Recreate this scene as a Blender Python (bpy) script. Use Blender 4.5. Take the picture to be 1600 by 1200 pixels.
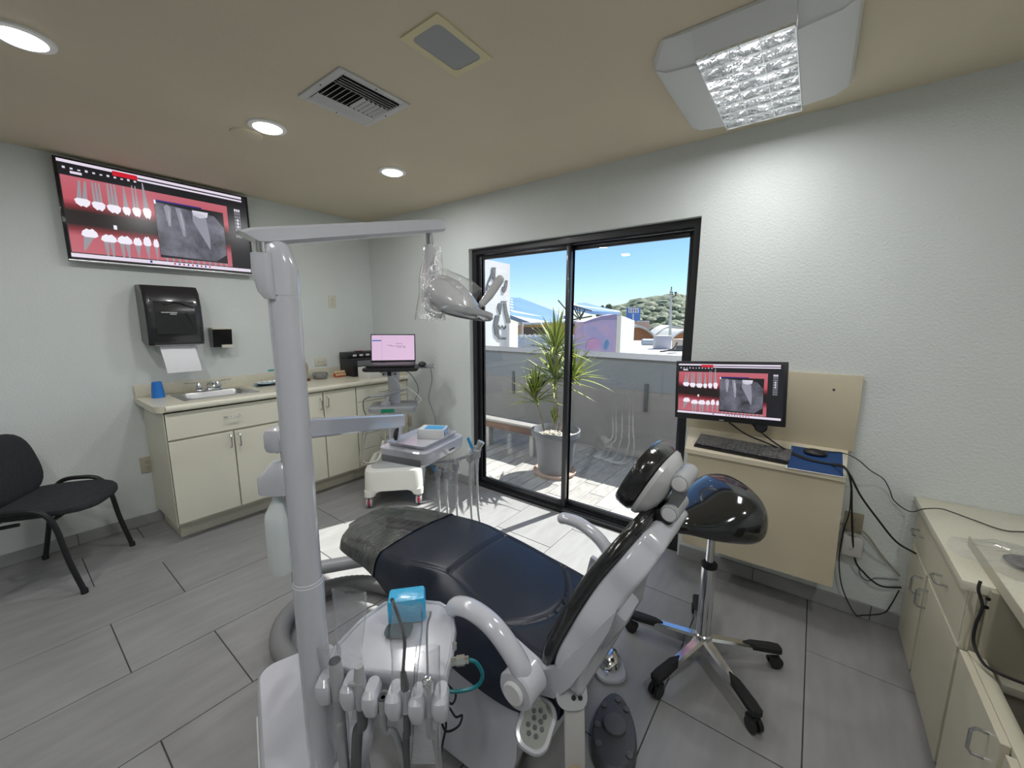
import bpy, bmesh, math, random
from mathutils import Vector, Matrix
random.seed(7)
for o in list(bpy.data.objects): bpy.data.objects.remove(o)
scene = bpy.context.scene
COL = scene.collection
PI = math.pi

# ---------------------------------------------------------------- camera
FPX = 622.22; PITCH = .1568; YAW = .6474; ROLL = .0036
CAM = Vector((3.7122, -2.4836, 1.456))
FW = Vector((-math.sin(YAW)*math.cos(PITCH), math.cos(YAW)*math.cos(PITCH), -math.sin(PITCH)))
_r = Vector((math.cos(YAW), math.sin(YAW), 0)); _u = _r.cross(FW)
RT = _r*math.cos(ROLL) + _u*math.sin(ROLL); UP = _u*math.cos(ROLL) - _r*math.sin(ROLL)
cd = bpy.data.cameras.new('camera'); cd.sensor_width = 36; cd.lens = FPX/1600*36
cd.clip_start = .02; cd.clip_end = 2000
cam = bpy.data.objects.new('camera', cd); COL.objects.link(cam)
cam.matrix_world = Matrix(((RT.x, UP.x, -FW.x, CAM.x), (RT.y, UP.y, -FW.y, CAM.y), (RT.z, UP.z, -FW.z, CAM.z), (0, 0, 0, 1)))
scene.camera = cam

# ---------------------------------------------------------------- sky, sun, exposure
world = bpy.data.worlds.new('world'); scene.world = world; world.use_nodes = True
wn = world.node_tree.nodes; wl = world.node_tree.links
bg = wn['Background']; sky = wn.new('ShaderNodeTexSky'); sky.sky_type = 'NISHITA'
sky.sun_disc = False; sky.sun_elevation = math.radians(51); sky.sun_rotation = math.radians(17)
sky.air_density = 1.0; sky.dust_density = .0; sky.ozone_density = 3.0
hs_ = wn.new('ShaderNodeVectorMath'); hs_.operation = 'MULTIPLY'; hs_.inputs[1].default_value = (.86, 1.0, 1.14); wl.new(sky.outputs['Color'], hs_.inputs[0]); wl.new(hs_.outputs[0], bg.inputs['Color']); bg.inputs['Strength'].default_value = .16
sun = bpy.data.lights.new('sun', 'SUN'); sun.energy = 13.0; sun.angle = math.radians(.53); sun.color = (1, .965, .91)
suno = bpy.data.objects.new('sun', sun); COL.objects.link(suno); suno.location = (3, 6, 8)
_e = math.radians(49.5); SUND = Vector((-.30*math.cos(_e), -.954*math.cos(_e), -math.sin(_e))).normalized()
suno.rotation_euler = SUND.to_track_quat('-Z', 'Y').to_euler()
vs = scene.view_settings; vs.view_transform = 'Standard'; vs.look = 'None'; vs.gamma = 1; vs.exposure = 0
vs.use_curve_mapping = False

# ---------------------------------------------------------------- pixel helpers (photo frame 1600 x 1200)
def ray(px, py): return FW*FPX + RT*(px-800) + UP*(600-py)
def PZ(px, py, z=0.):
    d = ray(px, py); return CAM + d*((z-CAM.z)/d.z)
def PX(px, py, x=0.):
    d = ray(px, py); return CAM + d*((x-CAM.x)/d.x)
def PY(px, py, y=0.):
    d = ray(px, py); return CAM + d*((y-CAM.y)/d.y)
def PD(px, py, h):
    d = ray(px, py); return CAM + d*(h/math.hypot(d.x, d.y))
def HD(x, y): return math.hypot(x-CAM.x, y-CAM.y)

# ---------------------------------------------------------------- materials
MATS = {}
def mat(name, col, rough=.5, metal=0., var=0., vscale=8., bump=0., bscale=60., coat=0., spec=.5, emit=None, estr=0., stretch=(1, 1, 1), alpha=1., trans=0.):
    if name in MATS: return MATS[name]
    m = bpy.data.materials.new(name); m.use_nodes = True; MATS[name] = m
    nt = m.node_tree; n = nt.nodes; l = nt.links; b = n['Principled BSDF']
    b.inputs['Base Color'].default_value = (*col, 1); b.inputs['Roughness'].default_value = rough
    b.inputs['Metallic'].default_value = metal; b.inputs['Specular IOR Level'].default_value = spec
    b.inputs['Coat Weight'].default_value = coat; b.inputs['Coat Roughness'].default_value = .08
    b.inputs['Alpha'].default_value = alpha; b.inputs['Transmission Weight'].default_value = trans
    if emit: b.inputs['Emission Color'].default_value = (*emit, 1); b.inputs['Emission Strength'].default_value = estr
    if var or bump:
        tc = n.new('ShaderNodeTexCoord'); mp = n.new('ShaderNodeMapping'); mp.inputs['Scale'].default_value = stretch
        geo = n.new('ShaderNodeNewGeometry'); l.new(geo.outputs['Position'], mp.inputs['Vector'])
    if var:
        t = n.new('ShaderNodeTexNoise'); t.inputs['Scale'].default_value = vscale; t.inputs['Detail'].default_value = 5
        l.new(mp.outputs[0], t.inputs['Vector'])
        r = n.new('ShaderNodeValToRGB'); r.color_ramp.elements[0].position = .3; r.color_ramp.elements[1].position = .7
        r.color_ramp.elements[0].color = (*[c*(1-var) for c in col], 1); r.color_ramp.elements[1].color = (*[min(1, c*(1+var)) for c in col], 1)
        l.new(t.outputs['Fac'], r.inputs['Fac']); l.new(r.outputs['Color'], b.inputs['Base Color'])
    if bump:
        t2 = n.new('ShaderNodeTexNoise'); t2.inputs['Scale'].default_value = bscale; t2.inputs['Detail'].default_value = 4
        l.new(mp.outputs[0], t2.inputs['Vector'])
        bp = n.new('ShaderNodeBump'); bp.inputs['Strength'].default_value = bump; bp.inputs['Distance'].default_value = .01
        l.new(t2.outputs['Fac'], bp.inputs['Height']); l.new(bp.outputs['Normal'], b.inputs['Normal'])
    return m
def film(name, col=(1, 1, 1), diff=.12, gloss=.10, rough=.08, bump=.5, bscale=40.):
    """thin clear sheet: mostly see-through, a little milky, glossy where it creases"""
    if name in MATS: return MATS[name]
    m = bpy.data.materials.new(name); m.use_nodes = True; MATS[name] = m
    nt = m.node_tree; n = nt.nodes; l = nt.links
    for x in list(n): n.remove(x)
    out = n.new('ShaderNodeOutputMaterial'); tr = n.new('ShaderNodeBsdfTransparent'); df = n.new('ShaderNodeBsdfDiffuse'); gl = n.new('ShaderNodeBsdfGlossy')
    tr.inputs['Color'].default_value = (*col, 1); df.inputs['Color'].default_value = (.75*col[0], .77*col[1], .8*col[2], 1); gl.inputs['Roughness'].default_value = rough
    m1 = n.new('ShaderNodeMixShader'); m2 = n.new('ShaderNodeMixShader'); lw = n.new('ShaderNodeLayerWeight'); lw.inputs['Blend'].default_value = .5; pw = n.new('ShaderNodeMath'); pw.operation = 'POWER'; pw.inputs[1].default_value = 3.0
    ma = n.new('ShaderNodeMath'); ma.operation = 'MULTIPLY_ADD'; ma.inputs[1].default_value = .55; ma.inputs[2].default_value = gloss
    l.new(lw.outputs['Facing'], pw.inputs[0]); l.new(pw.outputs[0], ma.inputs[0]); l.new(ma.outputs[0], m2.inputs['Fac'])
    m1.inputs['Fac'].default_value = diff
    l.new(tr.outputs[0], m1.inputs[1]); l.new(df.outputs[0], m1.inputs[2]); l.new(m1.outputs[0], m2.inputs[1]); l.new(gl.outputs[0], m2.inputs[2]); l.new(m2.outputs[0], out.inputs['Surface'])
    if bump:
        geo = n.new('ShaderNodeNewGeometry'); t2 = n.new('ShaderNodeTexNoise'); t2.inputs['Scale'].default_value = bscale; t2.inputs['Detail'].default_value = 3; t2.inputs['Distortion'].default_value = 1.5
        bp = n.new('ShaderNodeBump'); bp.inputs['Strength'].default_value = bump; bp.inputs['Distance'].default_value = .01
        l.new(geo.outputs['Position'], t2.inputs['Vector']); l.new(t2.outputs['Fac'], bp.inputs['Height'])
        for x in (gl, df, lw): l.new(bp.outputs['Normal'], x.inputs['Normal'])
    return m
def emat(name, col, s):
    if name in MATS: return MATS[name]
    m = bpy.data.materials.new(name); m.use_nodes = True; MATS[name] = m
    nt = m.node_tree; n = nt.nodes; l = nt.links
    b = n['Principled BSDF']; b.inputs['Base Color'].default_value = (.02, .02, .02, 1); b.inputs['Roughness'].default_value = .25
    b.inputs['Emission Color'].default_value = (*col, 1); b.inputs['Emission Strength'].default_value = s
    return m

M_wall = mat('wall_paint', (.665, .70, .685), .75, var=.03, vscale=2, bump=.35, bscale=90)
M_ceil = mat('ceiling_paint', (.66, .585, .44), .7, var=.03, vscale=1.5, bump=.08, bscale=60)
M_tile = mat('floor_tile', (.275, .272, .272), .42, var=.09, vscale=3.2, bump=.04, bscale=120, stretch=(6, 1.2, 1))
M_grout = mat('grout', (.05, .048, .046), .9)
M_base = mat('baseboard_tile', (.33, .335, .335), .45, var=.12, vscale=5, stretch=(1, 1, 1))
M_cab = mat('cream_laminate', (.70, .68, .555), .38, var=.015, vscale=5)
M_cabin = mat('cabinet_carcass', (.62, .59, .47), .5, var=.02, vscale=5)
M_counter = mat('counter_laminate', (.64, .61, .49), .3, var=.06, vscale=120)
M_beige = mat('beige_board', (.58, .515, .375), .45, var=.03, vscale=6)
M_rightcab = mat('right_cabinet_laminate', (.62, .585, .455), .42, var=.03, vscale=5)
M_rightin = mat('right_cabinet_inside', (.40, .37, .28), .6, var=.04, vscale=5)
M_chrome = mat('chrome', (.72, .73, .75), .12, metal=1)
M_steel = mat('brushed_steel', (.55, .55, .55), .3, metal=1, bump=.1, bscale=200)
M_nickel = mat('nickel_handle', (.50, .51, .53), .25, metal=1)
M_blackal = mat('black_aluminium', (.014, .015, .018), .35, metal=.0, coat=.2)
M_black = mat('black_plastic', (.012, .012, .014), .42)
M_blackg = mat('black_gloss', (.006, .006, .008), .12, coat=.5)
M_rubber = mat('black_rubber', (.012, .012, .013), .7)
M_white = mat('white_gloss_plastic', (.56, .565, .61), .16, coat=.6)
M_white2 = mat('white_plastic', (.72, .72, .72), .35)
M_cartw = mat('cart_white', (.76, .755, .70), .35)
M_offw = mat('offwhite_plate', (.62, .60, .50), .4)
M_lgrey = mat('light_grey_plastic', (.40, .405, .42), .35)
M_mgrey = mat('mid_grey_plastic', (.18, .185, .195), .45)
M_dgrey = mat('dark_grey_plastic', (.07, .072, .08), .5, bump=.05, bscale=200)
M_leather = mat('navy_black_leather', (.012, .018, .033), .36, bump=.06, bscale=350, spec=.55)
M_leatherg = mat('black_vinyl_wrapped', (.007, .007, .008), .2, coat=.8, bump=.35, bscale=45)
M_seatgl = mat('stool_vinyl', (.013, .014, .015), .12, coat=.9, bump=.10, bscale=14)
M_fabric = mat('charcoal_fabric', (.022, .023, .027), .9, var=.25, vscale=60, bump=.3, bscale=500)
M_paper = mat('white_paper', (.80, .80, .82), .8)
M_blue = mat('blue_plastic', (.02, .17, .55), .3)
M_teal = mat('teal_hose', (.0, .17, .20), .35)
M_cyan = mat('cyan_film', (.03, .42, .72), .25, coat=.4, bump=.3, bscale=25)
M_film = film('clear_sleeve', diff=.09, gloss=.10)
M_wrap = film('plastic_wrap', diff=.05, gloss=.14, rough=.06, bump=.9, bscale=14)
# ---------------------------------------------------------------- mesh building
def _origin(p):
    v = Vector((0, 0, 0))
    while p is not None: v += p.location; p = p.parent
    return v
class MB:
    """collects shapes in world coordinates (through an optional matrix) and links them as ONE mesh object"""
    def __init__(s, M=None): s.v = []; s.f = []; s.M = M
    def add(s, vs, fs):
        k = len(s.v)
        s.v += [(s.M @ Vector(p)) if s.M is not None else Vector(p) for p in vs]
        s.f += [tuple(i+k for i in f) for f in fs]; return s
    def box(s, c, d, bev=0., R=None, seg=2):
        bm = bmesh.new(); bmesh.ops.create_cube(bm, size=1)
        for v in bm.verts: v.co = Vector((v.co.x*d[0], v.co.y*d[1], v.co.z*d[2]))
        if bev: bmesh.ops.bevel(bm, geom=list(bm.edges), offset=min(bev, min(d)*.49), segments=seg, profile=.5, affect='EDGES')
        bm.verts.index_update(); c = Vector(c)
        vs = [(R @ v.co if R is not None else v.co) + c for v in bm.verts]; fs = [[v.index for v in f.verts] for f in bm.faces]
        bm.free(); return s.add(vs, fs)
    def bb(s, a, b, bev=0., seg=2):
        a = Vector(a); b = Vector(b)
        return s.box((a+b)/2, [abs(b[i]-a[i]) for i in range(3)], bev, seg=seg)
    def cyl(s, p0, p1, r0, r1=None, n=20, caps=True):
        return s.tube([p0, p1], [r0, r0 if r1 is None else r1], n, caps)
    def tube(s, pts, r, n=8, caps=True, flat=None):
        pts = [Vector(p) for p in pts]; N = len(pts)
        rs = list(r) if isinstance(r, (list, tuple)) else [r]*N
        vs = []; fs = []; prev = None
        for i, p in enumerate(pts):
            t = (pts[min(i+1, N-1)]-pts[max(i-1, 0)]).normalized()
            if prev is None:
                a = Vector((0, 0, 1)) if abs(t.z) < .9 else Vector((1, 0, 0)); x = t.cross(a).normalized()
            else:
                x = (prev - t*prev.dot(t)); x = x.normalized() if x.length > 1e-6 else t.orthogonal().normalized()
            prev = x; y = t.cross(x)
            for k in range(n):
                a = 2*PI*k/n; vs.append(p + x*math.cos(a)*rs[i] + y*math.sin(a)*rs[i]*(flat or 1))
        for i in range(N-1):
            for k in range(n): fs.append((i*n+k, i*n+(k+1) % n, (i+1)*n+(k+1) % n, (i+1)*n+k))
        if caps: fs.append(tuple(range(n-1, -1, -1))); fs.append(tuple((N-1)*n+k for k in range(n)))
        return s.add(vs, fs)
    def lathe(s, prof, o=(0, 0, 0), n=28, R=None, caps=True):
        o = Vector(o); vs = []; fs = []; N = len(prof)
        for (r, z) in prof:
            for k in range(n):
                a = 2*PI*k/n; p = Vector((r*math.cos(a), r*math.sin(a), z)); vs.append((R @ p if R is not None else p)+o)
        for i in range(N-1):
            for k in range(n): fs.append((i*n+k, i*n+(k+1) % n, (i+1)*n+(k+1) % n, (i+1)*n+k))
        if caps: fs.append(tuple(range(n-1, -1, -1))); fs.append(tuple((N-1)*n+k for k in range(n)))
        return s.add(vs, fs)
    def prism(s, poly, a, b):
        """poly: list of 3d points; extruded from offset vector a to offset vector b"""
        n = len(poly); a = Vector(a); b = Vector(b)
        vs = [Vector(p)+a for p in poly]+[Vector(p)+b for p in poly]
        fs = [tuple(range(n-1, -1, -1)), tuple(range(n, 2*n))]+[(i, (i+1) % n, n+(i+1) % n, n+i) for i in range(n)]
        return s.add(vs, fs)
    def loft(s, loops, caps=True, closed=True):
        n = len(loops[0]); vs = [p for L in loops for p in L]; fs = []
        for i in range(len(loops)-1):
            for k in range(n if closed else n-1): fs.append((i*n+k, i*n+(k+1) % n, (i+1)*n+(k+1) % n, (i+1)*n+k))
        if caps and closed: fs.append(tuple(range(n-1, -1, -1))); fs.append(tuple((len(loops)-1)*n+k for k in range(n)))
        return s.add(vs, fs)
    def grid(s, fn, nu, nv):
        vs = [fn(i/nu, j/nv) for i in range(nu+1) for j in range(nv+1)]
        fs = [(i*(nv+1)+j, (i+1)*(nv+1)+j, (i+1)*(nv+1)+j+1, i*(nv+1)+j+1) for i in range(nu) for j in range(nv)]
        return s.add(vs, fs)
    def ell(s, c, r, n=16, m=10, R=None):
        prof = [(math.sin(PI*i/m), -math.cos(PI*i/m)) for i in range(m+1)]; c = Vector(c); vs = []; fs = []
        for (a, z) in prof:
            for k in range(n):
                t = 2*PI*k/n; p = Vector((a*math.cos(t)*r[0], a*math.sin(t)*r[1], z*r[2])); vs.append((R @ p if R is not None else p)+c)
        for i in range(m):
            for k in range(n): fs.append((i*n+k, i*n+(k+1) % n, (i+1)*n+(k+1) % n, (i+1)*n+k))
        return s.add(vs, fs)
    def quad(s, a, b, c, d): return s.add([a, b, c, d], [(0, 1, 2, 3)])
    def build(s, name, m, parent=None, label=None, angle=35, loc=None, fix=True):
        me = bpy.data.meshes.new(name); o = _origin(parent)
        if parent is None and loc is not None: o = Vector(loc)
        me.from_pydata([tuple(v-o) for v in s.v], [], s.f); me.update()
        if fix:
            bm = bmesh.new(); bm.from_mesh(me); bmesh.ops.remove_doubles(bm, verts=bm.verts, dist=1e-6)
            bmesh.ops.recalc_face_normals(bm, faces=bm.faces); bm.to_mesh(me); bm.free()
        me.polygons.foreach_set('use_smooth', [True]*len(me.polygons)); me.set_sharp_from_angle(angle=math.radians(angle))
        me.materials.append(m)
        ob = bpy.data.objects.new(name, me); COL.objects.link(ob)
        if parent is None: ob.location = o
        else: ob.parent = parent
        if label: ob['label'] = label
        return ob
def tag(o, label=None, cat=None, group=None, kind=None):
    if label: o['label'] = label
    if cat: o['category'] = cat
    if group: o['group'] = group
    if kind: o['kind'] = kind
    return o
def thing(name, label, cat, loc=(0, 0, 0), group=None):
    o = bpy.data.objects.new(name, None); COL.objects.link(o); o.location = loc; o.empty_display_size = .1
    return tag(o, label, cat, group)
def struct(name, mb, m, label, cat, parent=None, angle=35):
    o = mb.build(name, m, parent, angle=angle)
    if parent is None: tag(o, label, cat, kind='structure')
    return o
def rect(w, h, r, n=5, cx=0, cy=0):
    """rounded rectangle outline, list of (x, y)"""
    P = []; r = min(r, w*.49, h*.49)
    for (sx, sy, a0) in ((1, 1, 0), (-1, 1, 90), (-1, -1, 180), (1, -1, 270)):
        for i in range(n+1):
            a = math.radians(a0+90*i/n); P.append((cx+sx*(w/2-r)+r*math.cos(a), cy+sy*(h/2-r)+r*math.sin(a)))
    return P
def spline(pts, k=8):
    """Catmull-Rom through points"""
    P = [Vector(p) for p in pts]; P = [P[0]*2-P[1]]+P+[P[-1]*2-P[-2]]; out = []
    for i in range(1, len(P)-2):
        for j in range(k):
            t = j/k; a, b, c, d = P[i-1:i+3]
            out.append(.5*((2*b)+(c-a)*t+(2*a-5*b+4*c-d)*t*t+(3*b-a-3*c+d)*t**3))
    out.append(P[-2]); return out
def lerp_tab(tab, x):
    if x <= tab[0][0]: return tab[0][1]
    for (a, va), (b, vb) in zip(tab, tab[1:]):
        if x <= b:
            t = (x-a)/(b-a); t = t*t*(3-2*t); return va+(vb-va)*t
    return tab[-1][1]
def ctab(tab, x):
    """smooth curve through a table (Hermite)"""
    n = len(tab)
    if x <= tab[0][0]: return tab[0][1]
    if x >= tab[-1][0]: return tab[-1][1]
    m = []
    for i in range(n):
        a, b = tab[max(i-1, 0)], tab[min(i+1, n-1)]; m.append((b[1]-a[1])/(b[0]-a[0]))
    for i in range(n-1):
        x0, y0 = tab[i]; x1, y1 = tab[i+1]
        if x <= x1:
            h = x1-x0; t = (x-x0)/h
            return (2*t**3-3*t*t+1)*y0+(t**3-2*t*t+t)*h*m[i]+(-2*t**3+3*t*t)*y1+(t**3-t*t)*h*m[i+1]
def copy_tree(o, parent=None, delta=None):
    c = o.copy(); COL.objects.link(c); c.parent = parent
    if delta is not None: c.location = o.location+Vector(delta)
    for ch in o.children: copy_tree(ch, c)
    return c
RX = lambda a: Matrix.Rotation(math.radians(a), 3, 'X')
RY = lambda a: Matrix.Rotation(math.radians(a), 3, 'Y')
RZ = lambda a: Matrix.Rotation(math.radians(a), 3, 'Z')
def frame(o, x, y, z):
    """4x4 matrix from origin and three axes"""
    x, y, z = Vector(x).normalized(), Vector(y).normalized(), Vector(z).normalized(); o = Vector(o)
    return Matrix(((x.x, y.x, z.x, o.x), (x.y, y.y, z.y, o.y), (x.z, y.z, z.z, o.z), (0, 0, 0, 1)))
# ---------------------------------------------------------------- the room
CEIL = 2.43; RXE = 5.0; RYN = -5.0; DX0, DX1, DZ1 = 1.385, 3.147, 2.035
def rand_tint(m, amt=.06):
    nt = m.node_tree; n = nt.nodes; l = nt.links; b = n['Principled BSDF']
    oi = n.new('ShaderNodeObjectInfo'); mr = n.new('ShaderNodeMapRange'); mr.inputs['To Min'].default_value = 1-amt; mr.inputs['To Max'].default_value = 1+amt
    l.new(oi.outputs['Random'], mr.inputs['Value'])
    vm = n.new('ShaderNodeVectorMath'); vm.operation = 'SCALE'; l.new(mr.outputs[0], vm.inputs['Scale'])
    lk = b.inputs['Base Color'].links
    if lk: src = lk[0].from_socket; l.remove(lk[0]); l.new(src, vm.inputs[0])
    else: vm.inputs[0].default_value = b.inputs['Base Color'].default_value[:3]
    l.new(vm.outputs[0], b.inputs['Base Color'])
rand_tint(M_tile, .05)
floor = struct('floor', MB().bb((-.2, RYN-.2, -.15), (RXE+.2, .18, -.003)), M_grout, 'grey rectangular porcelain floor tiles with dark joints', 'floor')
_tm = {}
def tile_obj(parent, name, a, b, z0, z1, m, gap):
    """one tile; alike tiles share mesh data"""
    sx, sy = round(b[0]-a[0]-gap, 4), round(b[1]-a[1]-gap, 4)
    if sx < .02 or sy < .02: return
    k = (name, sx, sy, m.name)
    if k not in _tm:
        me = bpy.data.meshes.new(name); bm = bmesh.new(); bmesh.ops.create_cube(bm, size=1)
        for v in bm.verts: v.co = Vector((v.co.x*sx, v.co.y*sy, v.co.z*(z1-z0)))
        ed = [e for e in bm.edges if all(v.co.z > 0 for v in e.verts)]
        bmesh.ops.bevel(bm, geom=ed, offset=.0012, segments=1, affect='EDGES'); bm.to_mesh(me); bm.free(); me.materials.append(m); _tm[k] = me
    o = bpy.data.objects.new(name, _tm[k]); COL.objects.link(o); o.parent = parent
    o.location = Vector(((a[0]+b[0])/2, (a[1]+b[1])/2, (z0+z1)/2))-_origin(parent)
x = .675-.4485*2; k = 0
while x < RXE:
    y0 = (-.13 if k % 2 == 0 else -.42)+.93; y = y0
    while y > RYN:
        a = (max(x, 0), max(y-.93, RYN)); b = (min(x+.4485, RXE), min(y, .035))
        if b[1] > a[1] and b[0] > a[0]: tile_obj(floor, 'tile', a, b, -.008, 0, M_tile, .004)
        y -= .93
    x += .4485; k += 1
ceiling = struct('ceiling', MB().bb((-.2, RYN-.2, CEIL), (RXE+.2, .2, CEIL+.12)), M_ceil, 'flat tan painted ceiling', 'ceiling')
wall_left = struct('wall_left', MB().bb((-.2, RYN-.2, -.1), (0, .2, CEIL)), M_wall, 'pale grey-white painted wall behind television and cabinets', 'wall')
wf = MB().bb((0, 0, -.1), (DX0, .2, CEIL)).bb((DX1, 0, -.1), (RXE, .2, CEIL)).bb((DX0, 0, DZ1), (DX1, .2, CEIL))
wall_far = struct('wall_far', wf, M_wall, 'pale painted wall with the sliding door opening', 'wall')
wall_right = struct('wall_right', MB().bb((RXE, RYN, -.1), (RXE+.2, .2, CEIL)), M_wall, 'pale painted wall beside the low cabinets', 'wall')
wall_near = struct('wall_near', MB().bb((-.2, RYN-.2, -.1), (RXE+.2, RYN, CEIL)), M_wall, 'pale painted wall opposite the sliding door', 'wall')
def base_run(name, label, axis, fixed, segs, h=.078, t=.012):
    """tiled skirting: backing strip and one child per piece"""
    a0, a1 = segs[0], segs[-1]
    if axis == 'y': mb = MB().bb((fixed, a0, 0.0005), (fixed+t*.6, a1, h-.003))
    else: mb = MB().bb((a0, fixed-t*.6, 0.0005), (a1, fixed, h-.003))
    bo = struct(name, mb, M_grout, label, 'baseboard')
    for s0, s1 in zip(segs, segs[1:]):
        m = MB()
        if axis == 'y': m.bb((fixed+.0005, s0+.0015, .002), (fixed+t, s1-.0015, h), .001, seg=1)
        else: m.bb((s0+.0015, fixed-t, .002), (s1-.0015, fixed-.0005, h), .001, seg=1)
        m.build('skirting_tile', M_base, bo)
base_run('baseboard_left', 'grey tile skirting along the wall behind the visitor chair', 'y', 0, [-5, -4.13, -3.2, -2.27, -1.835])
base_run('baseboard_right', 'grey tile skirting under the wall desk', 'x', 0, [3.16, 3.56, 4.06, 4.17])
base_run('baseboard_far', 'grey tile skirting in the corner behind the cart', 'x', 0, [.56, 1.0, 1.37])

# ---------------------------------------------------------------- sliding door
M_glass = bpy.data.materials.new('door_glass'); M_glass.use_nodes = True
_n = M_glass.node_tree.nodes; _l = M_glass.node_tree.links
for _x in list(_n): _n.remove(_x)
_o = _n.new('ShaderNodeOutputMaterial'); _t = _n.new('ShaderNodeBsdfTransparent'); _g = _n.new('ShaderNodeBsdfGlossy'); _mx = _n.new('ShaderNodeMixShader'); _fr = _n.new('ShaderNodeLayerWeight'); _pw = _n.new('ShaderNodeMath')
_t.inputs['Color'].default_value = (.93, .95, .95, 1); _g.inputs['Roughness'].default_value = .0; _fr.inputs['Blend'].default_value = .5; _pw.operation = 'POWER'; _pw.inputs[1].default_value = 4.0
_ma = _n.new('ShaderNodeMath'); _ma.operation = 'MULTIPLY_ADD'; _ma.inputs[1].default_value = .85; _ma.inputs[2].default_value = .05
_l.new(_fr.outputs['Facing'], _pw.inputs[0]); _l.new(_pw.outputs[0], _ma.inputs[0]); _l.new(_ma.outputs[0], _mx.inputs['Fac']); _l.new(_t.outputs[0], _mx.inputs[1]); _l.new(_g.outputs[0], _mx.inputs[2]); _l.new(_mx.outputs[0], _o.inputs['Surface'])
fr = MB().bb((DX0, .04, 0), (DX0+.045, .15, DZ1)).bb((DX1-.045, .04, 0), (DX1, .15, DZ1)).bb((DX0+.045, .04, DZ1-.045), (DX1-.045, .15, DZ1)).bb((DX0+.045, .04, 0.0), (DX1-.045, .15, .028))
fr.bb((DX0+.045, .055, .028), (DX1-.045, .06, .036)).bb((DX0+.045, .098, .028), (DX1-.045, .103, .036))
door = struct('door_1', fr, M_blackal, 'black aluminium framed two-panel glass sliding door to the terrace', 'sliding door')
def sash(x0, x1, y0, y1, hx):
    z0, z1 = .036, DZ1-.048; w = .034
    f = MB().bb((x0, y0, z0), (x0+w, y1, z1), .003).bb((x1-w, y0, z0), (x1, y1, z1), .003).bb((x0+w, y0, z1-.035), (x1-w, y1, z1), .003).bb((x0+w, y0, z0), (x1-w, y1, z0+.045), .003)
    s = f.build('sash_frame', M_blackal, door)
    MB().bb((x0+w-.004, (y0+y1)/2-.003, z0+.041), (x1-w+.004, (y0+y1)/2+.003, z1-.031)).build('glass_pane', M_glass, s)
    if hx: MB().bb((hx-.011, y0-.018, .92), (hx+.011, y0-.0005, 1.12), .006).build('pull_handle', M_blackal, s)
sash(DX0+.047, 2.296, .064, .094, None)
sash(2.258, DX1-.047, .108, .138, None)
MB().lathe([(.006, 0), (.006, .008), (.003, .010)], (2.25, .055, 2.008), 10, RX(90)).build('head_screw', M_steel, door)
# ---------------------------------------------------------------- things on the ceiling
M_lamp = emat('led_diffuser', (1, .98, .95), 9)
M_trimw = mat('downlight_trim', (.85, .85, .84), .4)
def area(name, parent, loc, size, power, col=(.985, .99, 1), shape='DISK', sy=None, rot=None):
    li = bpy.data.lights.new(name, 'AREA'); li.energy = power; li.shape = shape; li.size = size
    if sy: li.size_y = sy
    li.color = col; o = bpy.data.objects.new(name, li); COL.objects.link(o); o.parent = parent
    o.location = Vector(loc)-_origin(parent)
    if rot: o.rotation_euler = rot
    return o
def downlight(x, y, label, power=6.6):
    t = thing('recessed_downlight', label, 'ceiling light', (x, y, CEIL), 'round recessed led downlights')
    MB().lathe([(.088, 0), (.086, -.006), (.066, -.009), (.064, -.004), (.064, 0)], (x, y, CEIL), 40, caps=False).build('trim_ring', M_trimw, t)
    MB().lathe([(.0635, -.0005), (.0635, -.010), (.055, -.015), (.001, -.017)], (x, y, CEIL), 32).build('diffuser', M_lamp, t)
    area('lamp', t, (x, y, CEIL-.024), .11, power)
downlight(1.40, -2.276, 'lit round white downlight on the ceiling farthest from the room corner')
downlight(1.382, -1.476, 'lit round white downlight beside the blank round ceiling cap')
downlight(1.376, -.714, 'lit round white downlight nearest the room corner')
downlight(1.40, -3.05, 'lit round white downlight toward the wall opposite the door')
downlight(4.25, -1.75, 'added unseen downlight brightening the floor and open low cabinet', 9)  # added outside the view to brighten the right-hand floor and cabinets
downlight(3.2, -4.1, 'added unseen round downlight at the far end behind the dental unit', 3.5)  # extra lamp put in out of view, lighting from behind the camera
c = MB().lathe([(.075, 0), (.074, -.006), (.069, -.009), (.001, -.009)], (1.207, -1.509, CEIL), 36)
tag(c.build('blank_cover_plate', mat('cap_paint', (.68, .60, .44), .5), loc=(1.207, -1.509, CEIL)), 'blank round tan cover plate on the ceiling next to a downlight', 'cover plate')
MB().box((1.207+.03, -1.52, CEIL-.0095), (.006, .006, .002)).build('screw', M_steel, bpy.data.objects['blank_cover_plate'])
# air vent
vx0, vx1, vy0, vy1 = 1.803, 2.142, -1.521, -1.18; vz = CEIL
M_ventw = mat('vent_white', (.62, .62, .62), .45)
v = thing('air_vent', 'white square metal air vent with louvres over a black plate for the duct shade', 'air vent', ((vx0+vx1)/2, (vy0+vy1)/2, vz))
w = .032
MB().bb((vx0, vy0, vz-.008), (vx1, vy0+w, vz), .002).bb((vx0, vy1-w, vz-.008), (vx1, vy1, vz), .002).bb((vx0, vy0+w, vz-.008), (vx0+w, vy1-w, vz), .002).bb((vx1-w, vy0+w, vz-.008), (vx1, vy1-w, vz), .002).build('rim', M_ventw, v)
MB().bb((vx0+w, vy0+w, vz-.0022), (vx1-w, vy1-w, vz-.0002)).build('duct_shadow_plate', mat('duct_shade', (.015, .014, .012), .9), v)  # flat near-black sheet: the shade behind the louvres put into its colour
ix0, ix1, iy0, iy1 = vx0+w, vx1-w, vy0+w, vy1-w
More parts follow.
